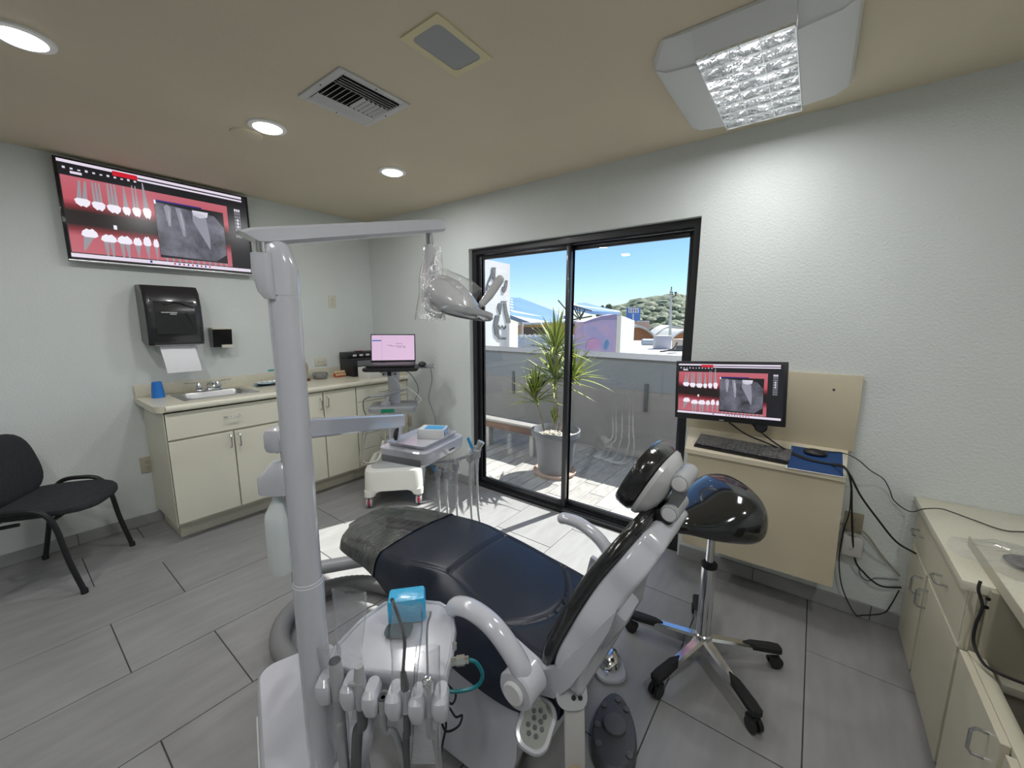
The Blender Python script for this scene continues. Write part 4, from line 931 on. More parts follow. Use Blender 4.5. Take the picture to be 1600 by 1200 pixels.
lp = thing('laptop', 'open black laptop with a lilac screen on the cart tray', 'laptop', KF @ Vector((0, -.03, 1.0925)))
MB(KF).box((0, -.045, 1.104), (.36, .235, .020), .005).build('base', M_black, lp)
MB(KF).box((0, -.03, 1.1145), (.32, .11, .0012)).build('key_area', M_dgrey, lp)
LF = KF @ frame((0, .075, 1.118), (1, 0, 0), (0, math.sin(math.radians(12)), math.cos(math.radians(12))), (0, -math.cos(math.radians(12)), math.sin(math.radians(12))))
MB(LF).box((0, .115, -.004), (.36, .235, .008), .003).build('screen_lid', M_black, lp)
ls = MB(LF).add([(-.172, .012, .0004), (.172, .012, .0004), (.172, .222, .0004), (-.172, .222, .0004)], [(0, 1, 2, 3)]).build('screen', E_lilac, lp, fix=False)
MB(LF).add([(-.168, .172, .0008), (-.095, .172, .0008), (-.095, .182, .0008), (-.168, .182, .0008)], [(0, 1, 2, 3)]).build('blue_menu_item', emat('menu_blue', (.03, .18, .55), .8), ls, fix=False)
MB(LF).add([(-.092, .014, .0008), (-.090, .014, .0008), (-.090, .22, .0008), (-.092, .22, .0008)], [(0, 1, 2, 3)]).build('divider', emat('menu_line', (.5, .33, .5), .8), ls, fix=False)
for (x0, x1, y) in ((.02, .075, .150), (-.02, .09, .128), (.03, .07, .118), (-.05, -.01, .135)): MB(LF).add([(x0, y, .0008), (x1, y, .0008), (x1, y+.004, .0008), (x0, y+.004, .0008)], [(0, 1, 2, 3)]).build('screen_text', emat('text_dim', (.35, .22, .38), .8), ls, fix=False)
MB(LF).add([(.085, .118, .0008), (.097, .118, .0008), (.097, .124, .0008), (.085, .124, .0008)], [(0, 1, 2, 3)]).build('screen_icon', E_dark, ls, fix=False)
mo = MB(KF).ell((.24, -.05, 1.108), (.034, .055, .020), 16, 8); tag(mo.build('computer_mouse', M_black, loc=KF @ Vector((.24, -.05, 1.092))), 'black mouse beside the laptop on the cart tray', 'mouse')
for (pts, m, lab) in (([(.30, .10, 1.07), (.31, .08, .95), (.28, .06, .80), (.33, .07, .60), (.31, .09, .32), (.26, .30, .02)], M_mgrey, 'grey cable hanging from the cart tray to the floor'),
                 ([(.10, -.02, 1.06), (.16, -.03, 1.0), (.20, -.02, .90), (.17, 0, .80)], M_mgrey, 'thin grey cable between laptop tray and cart shelf'),
                 ([(0, -.06, 1.02), (.05, -.07, .96), (.15, -.08, .90), (.22, -.07, .82), (.19, -.06, .79)], M_white2, 'pale cable looped from the cart hinge to its shelf')):
    c = MB(KF).tube(spline(pts, 8), .0035, 6).build('cart_cable', m); tag(c, lab, 'cable')
# ---------------------------------------------------------------- visitor chair
VF = frame((.386, -2.372, 0), (.848, -.53, 0), (.53, .848, 0), (0, 0, 1))
vc = thing('visitor_chair', 'black fabric visitor chair with bent black tube frame against the wall', 'chair', (.386, -2.372, 0))
def superpad(F, w, d, zt, zb, p=4, nu=28, bulge=.012, nose=0.):
    """pillow-like pad with a rounded-square outline in the local frame"""
    loops = []
    for (k, z) in ((.001, zt+bulge), (.5, zt+bulge*.8), (.8, zt+bulge*.3), (.93, zt-.002), (.985, zt-.010), (1, (zt+zb)/2), (.985, zb+.010), (.93, zb+.002), (.5, zb), (.001, zb)):
        L = []
        for i in range(nu):
            a = 2*PI*i/nu; c, s = math.cos(a), math.sin(a); r = (abs(c)**p+abs(s)**p)**(-1/p)
            x, y = c*r*k, s*r*k; L.append(Vector((x*w/2, y*d/2, z-nose*max(0, y)**4)))
        loops.append(L)
    return MB(F).loft(loops)
superpad(VF @ Matrix.Translation((0, .02, 0)), .47, .47, .485, .44, 3.2, 36, .010, .025).build('seat', M_fabric, vc)
BF = VF @ frame((0, -.165, .655), (1, 0, 0), (0, -math.sin(math.radians(14)), math.cos(math.radians(14))), (0, math.cos(math.radians(14)), math.sin(math.radians(14))))
superpad(BF, .48, .37, .022, -.022, 3.0, 36, .006).build('backrest', M_fabric, vc)
for s in (-1, 1):
    x = s*.245
    MB(VF).tube(spline([(x, .215, 0.008), (x, .175, .20), (x, .145, .40), (x, .10, .478), (x, .02, .497), (x, -.07, .485), (x, -.125, .40), (x, -.165, .20), (x, -.205, .008)], 6), .0125, 10).build('leg_frame', M_black, vc)
    for yy in (.215, -.205): MB(VF).lathe([(.015, .0), (.015, .02), (.011, .03)], (x, yy, 0), 12).build('foot_cap', M_rubber, vc)
    MB(VF).tube(spline([(s*.19, -.02, .41), (s*.19, -.16, .405), (s*.18, -.215, .47), (s*.17, -.205, .60)], 6), .010, 8).build('back_support', M_black, vc)
for yy in (.13, -.11): MB(VF).tube([(-.245, yy, .425), (.245, yy, .425)], .010, 8).build('cross_bar', M_black, vc)
# ---------------------------------------------------------------- saddle stool
SC = Vector((3.452, -.77, 0))
so = thing('saddle_stool', 'black saddle stool with chrome column and five-star base on casters', 'stool', SC)
MB().lathe([(.030, .085), (.034, .10), (.036, .12), (.034, .135), (.028, .14)], SC, 24).build('hub', M_chrome, so)
MB().cyl(SC+Vector((0, 0, .09)), SC+Vector((0, 0, .445)), .0285, n=28).build('outer_column', M_chrome, so)
MB().lathe([(.030, .4455), (.031, .450), (.031, .462), (.024, .468), (.017, .468)], SC, 24).build('collar', M_rubber, so)
MB().cyl(SC+Vector((0, 0, .46)), SC+Vector((0, 0, .645)), .0155, n=20).build('gas_piston', M_chrome, so)
feet = [(3.142, -.786), (3.341, -1.073), (3.671, -.979), (3.689, -.62), (3.367, -.479)]
for fx_, fy_ in feet:
    d = Vector((fx_, fy_, 0))-SC; a = math.atan2(d.y, d.x); F = frame(SC, (math.cos(a), math.sin(a), 0), (-math.sin(a), math.cos(a), 0), (0, 0, 1)); L = .295
    lg = MB(F).loft([[Vector((x, y*w, z)) for y, z in ((-1, zb), (1, zb), (1, zt-.008), (.6, zt), (-.6, zt), (-1, zt-.008))] for x, w, zb, zt in ((.02, .024, .075, .125), (.12, .021, .070, .112), (.24, .018, .068, .096), (L+.005, .016, .067, .088))]).build('leg', M_chrome, so)
    MB(F).loft([[Vector((x, y*w, z)) for y, z in ((-1, zb), (1, zb), (1, zt-.008), (.6, zt), (-.6, zt), (-1, zt-.008))] for x, w, zb, zt in ((.165, .002, .092, .1095), (.20, .020, .086, .110), (.28, .0215, .076, .104), (.315, .020, .072, .098), (.322, .012, .074, .092))]).build('foot_pad', M_rubber, lg)
    ca_ = MB(F)
    for s in (-1, 1): ca_.lathe([(.024, -.008), (.0265, -.005), (.0265, .005), (.024, .008), (.001, .008)], (L+.008, s*.013, .0268), 18, RX(90))
    ca_.box((L, 0, .048), (.036, .044, .024), .008)
    ca_.cyl((L-.006, 0, .055), (L-.006, 0, .071), .007, n=8)
    ca_.build('caster', M_black, lg)
# seat: built across the width in the view plane: raised pommel side and rounded rear
sxd = Vector((.80, .60, 0)).normalized()           # the wide rear of the saddle points this way
SF = frame(SC+Vector((0, 0, .64)), (-sxd.x, -sxd.y, 0), (sxd.y, -sxd.x, 0), (0, 0, 1))
loops = []; N = 36
tab_w = [(0, .02), (.03, .075), (.10, .105), (.3, .125), (.55, .180), (.75, .195), (.88, .165), (.96, .105), (1, .02)]
tab_t = [(0, .055), (.03, .085), (.12, .095), (.28, .085), (.45, .115), (.65, .175), (.80, .185), (.90, .165), (.97, .12), (1, .07)]
tab_b = [(0, .03), (.05, .005), (.3, -.005), (.6, -.02), (.8, -.02), (.93, .005), (1, .06)]
for i in range(61):
    u = i/60; x = .275-.44*u; w = ctab(tab_w, u); zt = ctab(tab_t, u); zb = ctab(tab_b, u); L = []
    for j in range(N):
        a = 2*PI*j/N; c, s = math.cos(a), math.sin(a)
        yy = w*math.copysign(abs(c)**.8, c); h = math.copysign(abs(s)**.8, s); zm = zb+(zt-zb)*.38
        z = zm+((zt-zm) if s > 0 else (zm-zb))*h
        L.append(Vector((x, yy, z)))
    loops.append(L)
MB(SF).loft(loops).build('seat', M_seatgl, so, angle=80)
MB(SF).box((-.01, 0, -.010), (.16, .12, .03), .01).build('seat_mechanism', M_black, so)
MB().tube([SC+Vector((.03, .03, .62)), SC+Vector((.10, .12, .60))], .005, 8).build('height_lever', M_black, so)
# ---------------------------------------------------------------- dental chair: lies along x, centre line y = YC
YC = -1.385
dc = thing('dental_chair', 'navy-black dental chair with white shell and raised wrapped backrest', 'dental chair', (2.85, YC, 0))
Wt = [(1.985, .13), (2.02, .195), (2.08, .225), (2.36, .247), (2.6, .285), (2.85, .305), (3.1, .295), (3.24, .25)]
Tt = [(1.985, .475), (2.2, .497), (2.36, .512), (2.70, .545), (2.95, .500), (3.12, .470), (3.24, .465)]
Et = [(1.985, .02), (2.1, .03), (2.30, .045), (2.5, .10), (2.7, .15), (3.0, .12), (3.24, .08)]
St = [(1.985, .12), (2.36, .20), (2.46, .205), (2.60, .185), (2.72, .165), (2.9, .185), (3.1, .205), (3.24, .18)]
Bt = [(1.985, .445), (2.05, .42), (2.3, .40), (2.5, .36), (2.75, .335), (3.1, .33), (3.24, .34)]
def groove(d, w=.006, h=.008): return h*math.exp(-(d/w)**2)
def useat(y):   # rear end of the seat panel: a U curve
    return 3.10-.10*(y/.19)**2
def body_z(x, y):
    W, T, E, S = ctab(Wt, x), ctab(Tt, x), ctab(Et, x), ctab(St, x); ay = abs(y)
    t = max(0, (ay-S)/max(W-S, .01)); z = T-E*t**1.6-.012*(ay/max(W, .01))**2-.03*max(0, (ay/W-.93)/.07)**2
    z += .006*math.cos(min(1, ay/S)*PI/2)
    if x > 2.40: z -= groove(ay-S)*min(1, (x-2.40)/.06)
    if ay < S and x > 2.4: z -= groove(x-2.715, .007, .010)
    if ay < S+.01 and x > 2.8: z -= groove(x-useat(y), .008, .012)
    return z
NX, NY = 150, 96
def top(u, v):
    x = 1.985+1.255*u; W = ctab(Wt, x); y = (v-.5)*2*W
    return Vector((x, YC+y, body_z(x, y)))
mb = MB(); mb.grid(top, NX, NY)
def und(u, v):
    x = 1.985+1.255*u; W = ctab(Wt, x); y = (v-.5)*2*W; ay = abs(y)/W
    z = ctab(Bt, x); e = body_z(x, math.copysign(W, y))
    k = max(0, (ay-.80)/.20)**2.5
    return Vector((x, YC+y, z*(1-k)+(e)*k))
mb.grid(und, NX, NY)
mb.build('seat_cushion', M_leather, dc, angle=80)
# plastic wrap over the foot end
M_footwrap = mat('foot_wrap', (.050, .053, .051), .18, coat=.8, bump=1.0, bscale=7, stretch=(9, 1, 3), var=.55, vscale=9)
def wtop(u, v):
    x = 1.98+.375*u; W = ctab(Wt, max(x, 1.986))+.004; y = (v-.5)*2*W
    return Vector((x-(.004 if u == 0 else 0), YC+y, body_z(max(x, 1.986), y*.985)+.004+.0015*math.sin(y*60+x*20)*math.sin(x*35)))
def wund(u, v):
    x = 1.98+.375*u; W = ctab(Wt, max(x, 1.986))+.004; y = (v-.5)*2*W; ay = abs(y)/W; k = max(0, (ay-.80)/.20)**2.5
    z = ctab(Bt, x)-.004; e = body_z(max(x, 1.986), math.copysign(W*.985, y))+.004
    return Vector((x-(.004 if u == 0 else 0), YC+y, z*(1-k)+e*k))
w = MB(); w.grid(wtop, 40, 60); w.grid(wund, 30, 60)
w.add([wtop(0, j/60) for j in range(61)]+[wund(0, j/60) for j in range(61)], [(j, j+1, 61+j+1, 61+j) for j in range(60)])
w.build('foot_cover', M_footwrap, dc, 'grey wrinkled plastic cover over the foot end', angle=80)
# white lower shell, pedestal and floor plate
def ring(x, hw, z0, z1, r=.04, yc=YC):
    L = []
    for (sy, sz, a0) in ((1, 1, 0), (-1, 1, 90), (-1, -1, 180), (1, -1, 270)):
        for i in range(5):
            a = math.radians(a0+90*i/4); L.append(Vector((x, yc+sy*(hw-r)+r*math.cos(a), (z1 if sz > 0 else z0)+(-sz*r)+r*math.sin(a))))
    return L
MB().loft([ring(2.50, .12, .30, .352, .02), ring(2.58, .20, .26, .352), ring(2.80, .26, .20, .352), ring(3.05, .265, .18, .36), ring(3.15, .24, .20, .38), ring(3.20, .20, .25, .40)]).build('seat_shell', M_white, dc)
MB().loft([ring(2.62, .12, .03, .26, .03), ring(2.70, .19, .03, .262), ring(2.95, .22, .03, .22), ring(3.06, .20, .03, .2), ring(3.12, .13, .03, .19, .03)]).build('pedestal', M_white, dc)
def plan(poly, z0, z1, bev=.012):
    P = [Vector((x, y, 0)) for x, y in poly]; c = sum(P, Vector())/len(P)
    return [[p+Vector((0, 0, z0)) for p in P], [p+Vector((0, 0, z1-bev)) for p in P], [c+(p-c)*(1-bev/(p-c).length)+Vector((0, 0, z1)) for p in P]]
MB().loft(plan(rect(.72, .46, .12, 6, 2.70, YC), 0, .0295)).build('floor_plate', M_mgrey, dc)
# near side body: sloped white fairing between seat and floor
MB().loft([[Vector((x, y, z)) for x, y, z in ((2.70, -1.62, .36), (3.12, -1.66, .36), (3.14, -1.70, .20), (3.10, -1.70, .035), (2.78, -1.72, .035), (2.70, -1.70, .20))],
           [Vector((x, y, z)) for x, y, z in ((2.72, -1.58, .365), (3.11, -1.60, .365), (3.12, -1.60, .20), (3.08, -1.60, .035), (2.80, -1.60, .035), (2.72, -1.60, .20))]]).build('side_fairing', M_white, dc)
# backrest: cushion and white shell swept along the spine
SP = [(3.225, .475), (3.245, .56), (3.285, .66), (3.332, .765), (3.385, .855), (3.415, .905)]
HWt = [(0, .255), (.15, .262), (.4, .25), (.7, .20), (1, .135)]
sp = spline([Vector((x, 0, z)) for x, z in SP], 6)
def bsec(i, t0, t1, kw, r):
    n = len(sp)-1; t = (sp[min(i+1, n)]-sp[max(i-1, 0)]).normalized(); nm = Vector((-t.z, 0, t.x))   # toward the sitter
    u = i/n; hw = lerp_tab(HWt, u)*kw; L = []; hh = (t1-t0)/2; mid = (t0+t1)/2; r = min(r, hh*.98)
    for (sy, sn, a0) in ((1, 1, 0), (-1, 1, 90), (-1, -1, 180), (1, -1, 270)):
        for q in range(6):
            a = math.radians(a0+18*q); L.append(sp[i]+Vector((0, YC, 0))+Vector((0, sy*(hw-r)+r*math.cos(a), 0))+nm*(mid+sn*(hh-r)+r*math.sin(a)))
    return L
n = len(sp)-1
def capped(secs):
    return secs
cs = [bsec(i, .014, .058-.006*(i/n), 1, .021) for i in range(n+1)]
tip = lambda L, k, off: [sum(L, Vector())/len(L)+(p-sum(L, Vector())/len(L))*k+off for p in L]
tdir = (sp[n]-sp[n-1]).normalized(); bdir = (sp[0]-sp[1]).normalized()
cs = [tip(cs[0], .55, bdir*.035), tip(cs[0], .86, bdir*.02)]+cs+[tip(cs[-1], .88, tdir*.02), tip(cs[-1], .5, tdir*.035)]
MB().loft(cs).build('back_cushion', M_leatherg, dc, 'glossy black backrest cushion wrapped in clear plastic', angle=60)
ss = [bsec(i, -.080+.028*(i/n)**.7, .0135, .985, .014) for i in range(n+1)]
ss = [tip(ss[0], .6, bdir*.03), tip(ss[0], .9, bdir*.015)]+ss+[tip(ss[-1], .8, tdir*.015), tip(ss[-1], .45, tdir*.022)]
MB().loft(ss).build('back_shell', M_white, dc, angle=60)
# arm plates that carry the back on both sides
for s in (-1, 1):
    y0 = YC+s*.262; MB().prism([Vector((x, y0, z)) for x, z in ((3.085, .53), (3.14, .515), (3.20, .50), (3.245, .53), (3.30, .62), (3.35, .70), (3.40, .78), (3.385, .72), (3.325, .58), (3.28, .49), (3.235, .43), (3.17, .405), (3.10, .41), (3.07, .46))], (0, -.010, 0), (0, .010, 0)).build('side_plate', M_white, dc)
MB().box(PY(962, 968, -1.47), (.05, .12, .15), .018, RY(27)).build('back_bracket', M_white, dc)
# armrests
def armrest(y, hub, pts, name='armrest'):
    a = MB().tube(spline(pts, 7), [.020, .025, .028, .029]+[.030]*(7*(len(pts)-1)+1-8)+[.030, .033, .036, .040], 16, flat=.85).build(name, M_white, dc)
    h = Vector(hub); s = -1 if y < YC else 1
    MB().lathe([(.001, -.04), (.047, -.04), (.052, -.035), (.052, .03), (.047, .036), (.001, .037)], h, 28, RX(90)).build('hub', M_white, a)
    MB().lathe([(.030, .0), (.030, .007), (.026, .010), (.001, .010)], h+Vector((0, s*.0375, 0)), 24, RX(90) if s < 0 else RX(-90)).build('hub_cap', M_white2, a)
armrest(-1.745, (3.185, -1.735, .515), [(2.935, -1.745, .615), (2.965, -1.747, .642), (3.02, -1.748, .655), (3.09, -1.748, .645), (3.15, -1.746, .605), (3.185, -1.742, .56), (3.19, -1.74, .525)])
armrest(-1.015, (3.12, -1.03, .45), [(2.865, -1.0, .568), (2.90, -1.0, .580), (2.97, -1.0, .578), (3.05, -1.0, .545), (3.10, -1.0, .50), (3.12, -1.0, .46)])
# headrest: pad, shell, two-joint link
hc = Vector((3.385, YC, 1.015)); tilt = math.radians(27)
hx = Vector((math.sin(tilt), 0, math.cos(tilt))); hn = Vector((-math.cos(tilt), 0, math.sin(tilt)))
HFm = frame(hc, (0, 1, 0), hx, hn*-1)   # z: backwards
superpad(HFm @ Matrix.Translation((0, 0, -.022)), .235, .20, .026, -.030, 2.6, 40, .0).build('head_pad', M_leatherg, dc)
lo_ = []
for (k, z) in ((.97, .0045), (.96, .016), (.80, .036), (.50, .050), (.2, .055), (.001, .055)):
    lo_.append([Vector((.117*k*math.copysign(abs(math.cos(a))**.77, math.cos(a)), 0.0995*k*math.copysign(abs(math.sin(a))**.77, math.sin(a)), z)) for a in [2*PI*i/40 for i in range(40)]])
MB(HFm).loft(lo_).build('head_shell', mat('head_shell_grey', (.52, .525, .53), .25, coat=.4), dc)
j1 = Vector((3.468, YC, 1.040)); j0 = Vector((3.448, YC, .950))
for j in (j0, j1):
    MB().lathe([(.001, -.055), (.021, -.055), (.024, -.052), (.024, .052), (.021, .055), (.001, .055)], j, 26, RX(90)).build('head_joint', M_lgrey, dc)
    for s in (-1, 1): MB().lathe([(.018, 0), (.018, .003), (.001, .004)], j+Vector((0, s*.0555, 0)), 22, RX(-90*s)).build('joint_cap', M_white2, dc)
MB().loft([[j0+Vector((dx, dy, 0)) for dx, dy in ((-.014, -.04), (.014, -.04), (.014, .04), (-.014, .04))], [j1+Vector((dx, dy, 0)) for dx, dy in ((-.014, -.04), (.014, -.04), (.014, .04), (-.014, .04))]]).build('head_link', M_mgrey, dc)
MB().box((3.445, YC, 1.045), (.05, .06, .035), .008, RY(0)).build('head_mount', M_mgrey, dc)
MB().box((3.425, YC, .93), (.05, .10, .05), .01, RY(-25)).build('back_mount', M_black, dc)
# control pod on the near side
pc = Vector((3.155, -1.80, .33)); pn = Vector((.30, -.42, .86)).normalized(); px_ = Vector((.62, .78, 0)); px_ = (px_-pn*px_.dot(pn)).normalized(); py_ = pn.cross(px_)
_c, _s = math.cos(math.radians(38)), math.sin(math.radians(38)); px_, py_ = px_*_c-py_*_s, py_*_c+px_*_s
PF = frame(PZ(838, 1130, .37), px_, py_, pn)
lo_ = [[Vector((x*k, y*k, z)) for x, y in rect(.098, .128, .04, 5)] for k, z in ((.8, -.05), (1, -.03), (1.02, -.008), (.95, .0)  , (.80, .001))]
MB(PF).loft(lo_).build('control_pod', M_white, dc)
cpf = MB(PF).prism([Vector((x, y, 0)) for x, y in rect(.074, .104, .03, 5)], (0, 0, .0012), (0, 0, .0024)).build('key_panel', mat('panel_olive', (.26, .27, .24), .5), dc)
for (x, y) in ((.0, .030), (-.016, .022), (.016, .022), (-.010, .008), (.010, .008), (-.019, -.012), (.0, -.010), (.019, -.006), (-.010, -.028), (.010, -.026)):
    MB(PF).lathe([(.0062, 0), (.0058, .002), (.001, .0025)], (x, y, .0025), 14).build('key', M_dgrey, cpf)
# rear support arm: bolted grey plate and flat bar
ap = PY(893, 1082, -1.56); bpt = PY(895, 1200, -1.66)
AF = frame(PZ(893, 1083, .455), (.80, .60, 0), (-.40, .53, .75), (.45, -.60, .66))
MB(AF).prism([Vector((x, y, 0)) for x, y in rect(.085, .075, .03, 5)], (0, 0, -.012), (0, 0, 0)).build('bolt_plate', M_lgrey, dc)
for (x, y) in ((.005, .008), (.023, .008), (.005, -.010), (.023, -.010)): MB(AF).lathe([(.0065, 0), (.006, .003), (.003, .003), (.003, .001), (.0005, .001)], (x, y, .0002), 12).build('bolt', M_black, dc)
b0, b1 = PZ(897, 1098, .43), PZ(898, 1215, .26)
bx_ = Vector((.797, .604, 0)); bz_ = (b0-b1).normalized(); by_ = bz_.cross(bx_).normalized()
MB(frame(b1, bx_, by_, bz_)).box((0, 0, (b0-b1).length/2), (.055, .016, (b0-b1).length), .004).build('support_bar', mat('bar_greige', (.46, .45, .44), .4), dc)
MB(frame(b1, bx_, by_, bz_)).lathe([(.024, 0), (.024, .012), (.018, .016), (.001, .016)], (0, -.008, .012), 22, RX(90)).build('tan_cap', mat('tan_cap', (.40, .33, .22), .5), dc)
# ---------------------------------------------------------------- dental unit: floor box, light post, second column with bottle
PP = Vector((2.797, -2.083, 0))
du = thing('dental_unit', 'white dental unit floor box with tall light post and bottle column', 'dental unit', (2.6, -2.0, 0))
B0, B1 = Vector((2.36, -1.95, 0)), Vector((2.86, -2.12, 0)); bxd = (B1-B0).normalized(); byd = Vector((-bxd.y, bxd.x, 0))
BXF = frame((B0+B1)/2, bxd, byd, (0, 0, 1)); BL = (B1-B0).length
MB(BXF).loft([[Vector((x, y, z)) for x, y in rect(BL*k, .25*k2, .05, 5)] for k, k2, z in ((.96, .94, 0), (1, 1, .03), (1, 1, .26), (.985, .97, .29), (.94, .90, .305), (.3, .3, .308))]).build('floor_box', M_white, du)
MB(BXF).box((-.03, -.128, .14), (.24, .006, .17), .003).build('service_panel', M_white2, du)
prf = [(.034, .30), (.034, .835), (.0325, .837), (.0325, .842), (.031, .844), (.031, 1.505)]
MB().lathe(prf, PP, 36).build('post', M_white, du)
# domed elbow head of the post
eh = [PP+Vector((0, 0, 1.508)), PP+Vector((0, 0, 1.56)), PP+Vector((-.004, -.008, 1.60)), PP+Vector((-.010, -.022, 1.624)), PP+Vector((-.012, -.030, 1.632))]
MB().tube(eh, [.0315, .0315, .029, .018, .004], 28).build('post_head', M_white, du)
# second column, arm joint, bottle bracket and bottle
C2 = PD(449, 720, 1.46); C2.z = 0
MB().cyl(C2+Vector((0, 0, .30)), C2+Vector((0, 0, 1.06)), .018, n=20).build('side_column', M_lgrey, du)
kx = Vector((.797, .604, 0)); ky = Vector((-.604, .797, 0))
KB = frame(C2+Vector((0, 0, 1.075)), kx, ky, (0, 0, 1))
MB(KB).box((-.03, 0, -.005), (.06, .07, .085), .022).build('arm_joint', M_white, du)
for s in (-1, 1): MB(KB).cyl((.004, s*.012-.02, 0.0), (.016, s*.012-.02, 0.0), .005, n=10).build('joint_screw', M_lgrey, du)
bkz = PD(430, 752, 1.44).z
KB2 = frame(Vector((C2.x, C2.y, bkz)), kx, ky, (0, 0, 1))
MB(KB2).loft([[Vector((x-.035, y, z)) for x, y in rect(.125, .085, .04, 6)] for z in (-.05, -.045, .0)]+[[Vector((x*k-.02, y*k, z)) for x, y in rect(.09, .075, .035, 6)] for k, z in ((1, .035), (.6, .055))]).build('bottle_bracket', M_white, du)
bo = Vector((C2.x, C2.y, 0))-kx*.045; zt_ = bkz-.052
bob = MB().lathe([(.016, 0), (.016, -.03), (.022, -.04), (.040, -.075), (.043, -.10), (.043, -.27), (.040, -.285), (.028, -.29), (.001, -.288)], bo+Vector((0, 0, zt_)), 28).build('water_bottle', mat('milky_bottle', (.70, .75, .75), .3), du)
MB().lathe([(.0235, 0), (.0235, -.006), (.017, -.006)], bo+Vector((0, 0, zt_+.003)), 20).build('red_ring', mat('ring_red', (.4, .03, .03), .4), bob)
# low grey arm and fat suction hose on the floor
a0, a1 = PZ(470, 892, .18), PZ(585, 872, .18)
MB().tube([a0, a1, a1+(a1-a0)*.9], .040, 14, flat=.8).build('low_arm', M_lgrey, du)
sh_pts = [PZ(505, 1075, .20), PZ(460, 1040, .12), PZ(437, 1005, .07), PZ(448, 965, .055), PZ(490, 928, .05), PZ(545, 912, .05), PZ(600, 915, .05), PZ(650, 935, .06), PZ(700, 960, .08)]
shp = spline(sh_pts, 14)
hs = MB().tube(shp, [.040 + (.0015 if i % 2 else -.0005) for i in range(len(shp))], 16).build('supply_hose', mat('hose_grey', (.20, .20, .205), .55), None); tag(hs, 'thick grey ribbed supply hose curving over the floor to the dental chair', 'hose')
# ---------------------------------------------------------------- operating light
M_lg2 = mat('lamp_grey_white', (.60, .60, .61), .2, coat=.5)
e1 = PD(690, 353, 1.21); e0 = PD(389, 372, .985)
ol = thing('operating_light', 'dental operating light on a white swing arm, wrapped in clear film', 'dental light', PP+Vector((0, 0, 1.60)))
ad = (e1-e0).normalized(); asd = ad.cross(Vector((0, 0, 1))).normalized(); aup = asd.cross(ad)
AFm = frame(e0, ad, asd, aup); AL = (e1-e0).length
MB(AFm).loft([[Vector((x+sh*z*.03, y*w, z*h)) for y, z in ((-1, -.6), (-.7, -1), (.7, -1), (1, -.6), (1, .7), (.7, 1), (-.7, 1), (-1, .7))] for x, w, h, sh in ((0, .018, .014, -.6), (.02, .021, .018, -.5), (AL*.5, .021, .0175, 0), (AL-.012, .020, .017, 0), (AL, .017, .014, 0))]).build('swing_arm', M_white, ol)
pv = PD(409, 385, .985)
MB().cyl(pv+Vector((0, 0, -.012)), pv+Vector((0, 0, .016)), .011, n=16).build('pivot_pin', M_chrome, ol)
MB(frame(pv-Vector((0, 0, .05)), (.797, .604, 0), (-.604, .797, 0), (0, 0, 1))).loft([[Vector((x*k+dx, y*k, z)) for x, y in rect(.042, .035, .012, 4)] for k, dx, z in ((.5, .010, -.055), (.8, .004, -.04), (1, 0, .0), (.95, 0, .036))]).build('pivot_block', M_white, ol)
l0 = PD(671, 366, 1.20)
MB().cyl(l0+Vector((0, 0, -.03)), l0+Vector((0, 0, .012)), .010, n=16).build('drop_pin', M_chrome, ol)
MB().tube([l0+Vector((0, 0, -.03)), l0+Vector((0, 0, -.08)), l0+Vector((0, 0, -.115))], [.014, .018, .024], 20).build('drop_neck', M_lg2, ol)
cx0 = PD(672, 428, 1.20)
cv = RT.cross(Vector((0, 0, 1)))
ydir = Vector((RT.x, RT.y, 0)).normalized(); adir = Vector((-ydir.y, ydir.x, 0))
MB().tube(spline([l0+Vector((0, 0, -.10)), PD(668, 425, 1.19), PD(666, 460, 1.17), PD(672, 484, 1.15), PD(690, 492, 1.14)], 6), .012, 12).build('yoke', M_lg2, ol)
# lamp head: swept hood, widening toward the lens
hA, hB = PD(681, 446, 1.20), PD(738, 488, 1.16)
hdir = (hB-hA).normalized(); hside = hdir.cross(Vector((0, 0, 1))).normalized(); hup = hside.cross(hdir)
HH = frame(hA, hdir, hside, hup); HL = (hB-hA).length
secs = []
for u, w, t, b in ((-.12, .012, .010, -.012), (-.06, .040, .028, -.030), (.1, .062, .042, -.048), (.35, .076, .048, -.052), (.65, .082, .042, -.040), (.9, .078, .028, -.024), (1.08, .060, .014, -.014), (1.16, .03, .004, -.008)):
    secs.append([Vector((u*HL, w*math.cos(a), (t if math.sin(a) > 0 else -b)*math.sin(a))) for a in [2*PI*i/28 for i in range(28)]])
MB(HH).loft(secs).build('hood', M_lg2, ol, angle=60)
# lens dish on the underside, tilted
lc = PD(728, 491, 1.13); lnv = Vector((-hdir.x*.2+.12, -.25, -1)).normalized(); lx = hdir-lnv*hdir.dot(lnv); lx.normalize(); ly = lnv.cross(lx)
LFm = frame(lc, lx, ly, lnv)
MB(LFm).loft([[Vector((.075*k*math.cos(a), .052*k*math.sin(a), z)) for a in [2*PI*i/32 for i in range(32)]] for k, z in ((1, -.012), (1.02, .0), (.97, .005), (.90, .003))], caps=False).build('lens_rim', M_lgrey, ol)
MB(LFm).loft([[Vector((.068*k*math.cos(a), .047*k*math.sin(a), z)) for a in [2*PI*i/32 for i in range(32)]] for k, z in ((1, .002), (.6, -.008), (.01, -.012))], caps=False).build('reflector', M_chrome, ol)
MB(LFm).loft([[Vector((.022*k*math.cos(a)-.01, .014*k*math.sin(a), z)) for a in [2*PI*i/20 for i in range(20)]] for k, z in ((1, .001), (.7, .006), (.01, .007))]).build('lamp_cover', M_lgrey, ol)
MB().tube([PD(752, 476, 1.15), PD(764, 462, 1.15), PD(781, 437, 1.15)], [.010, .0125, .0125], 14).ell(PD(781, 437, 1.15), (.0125, .0125, .0125), 12, 8).build('grip_handle', M_lg2, ol)
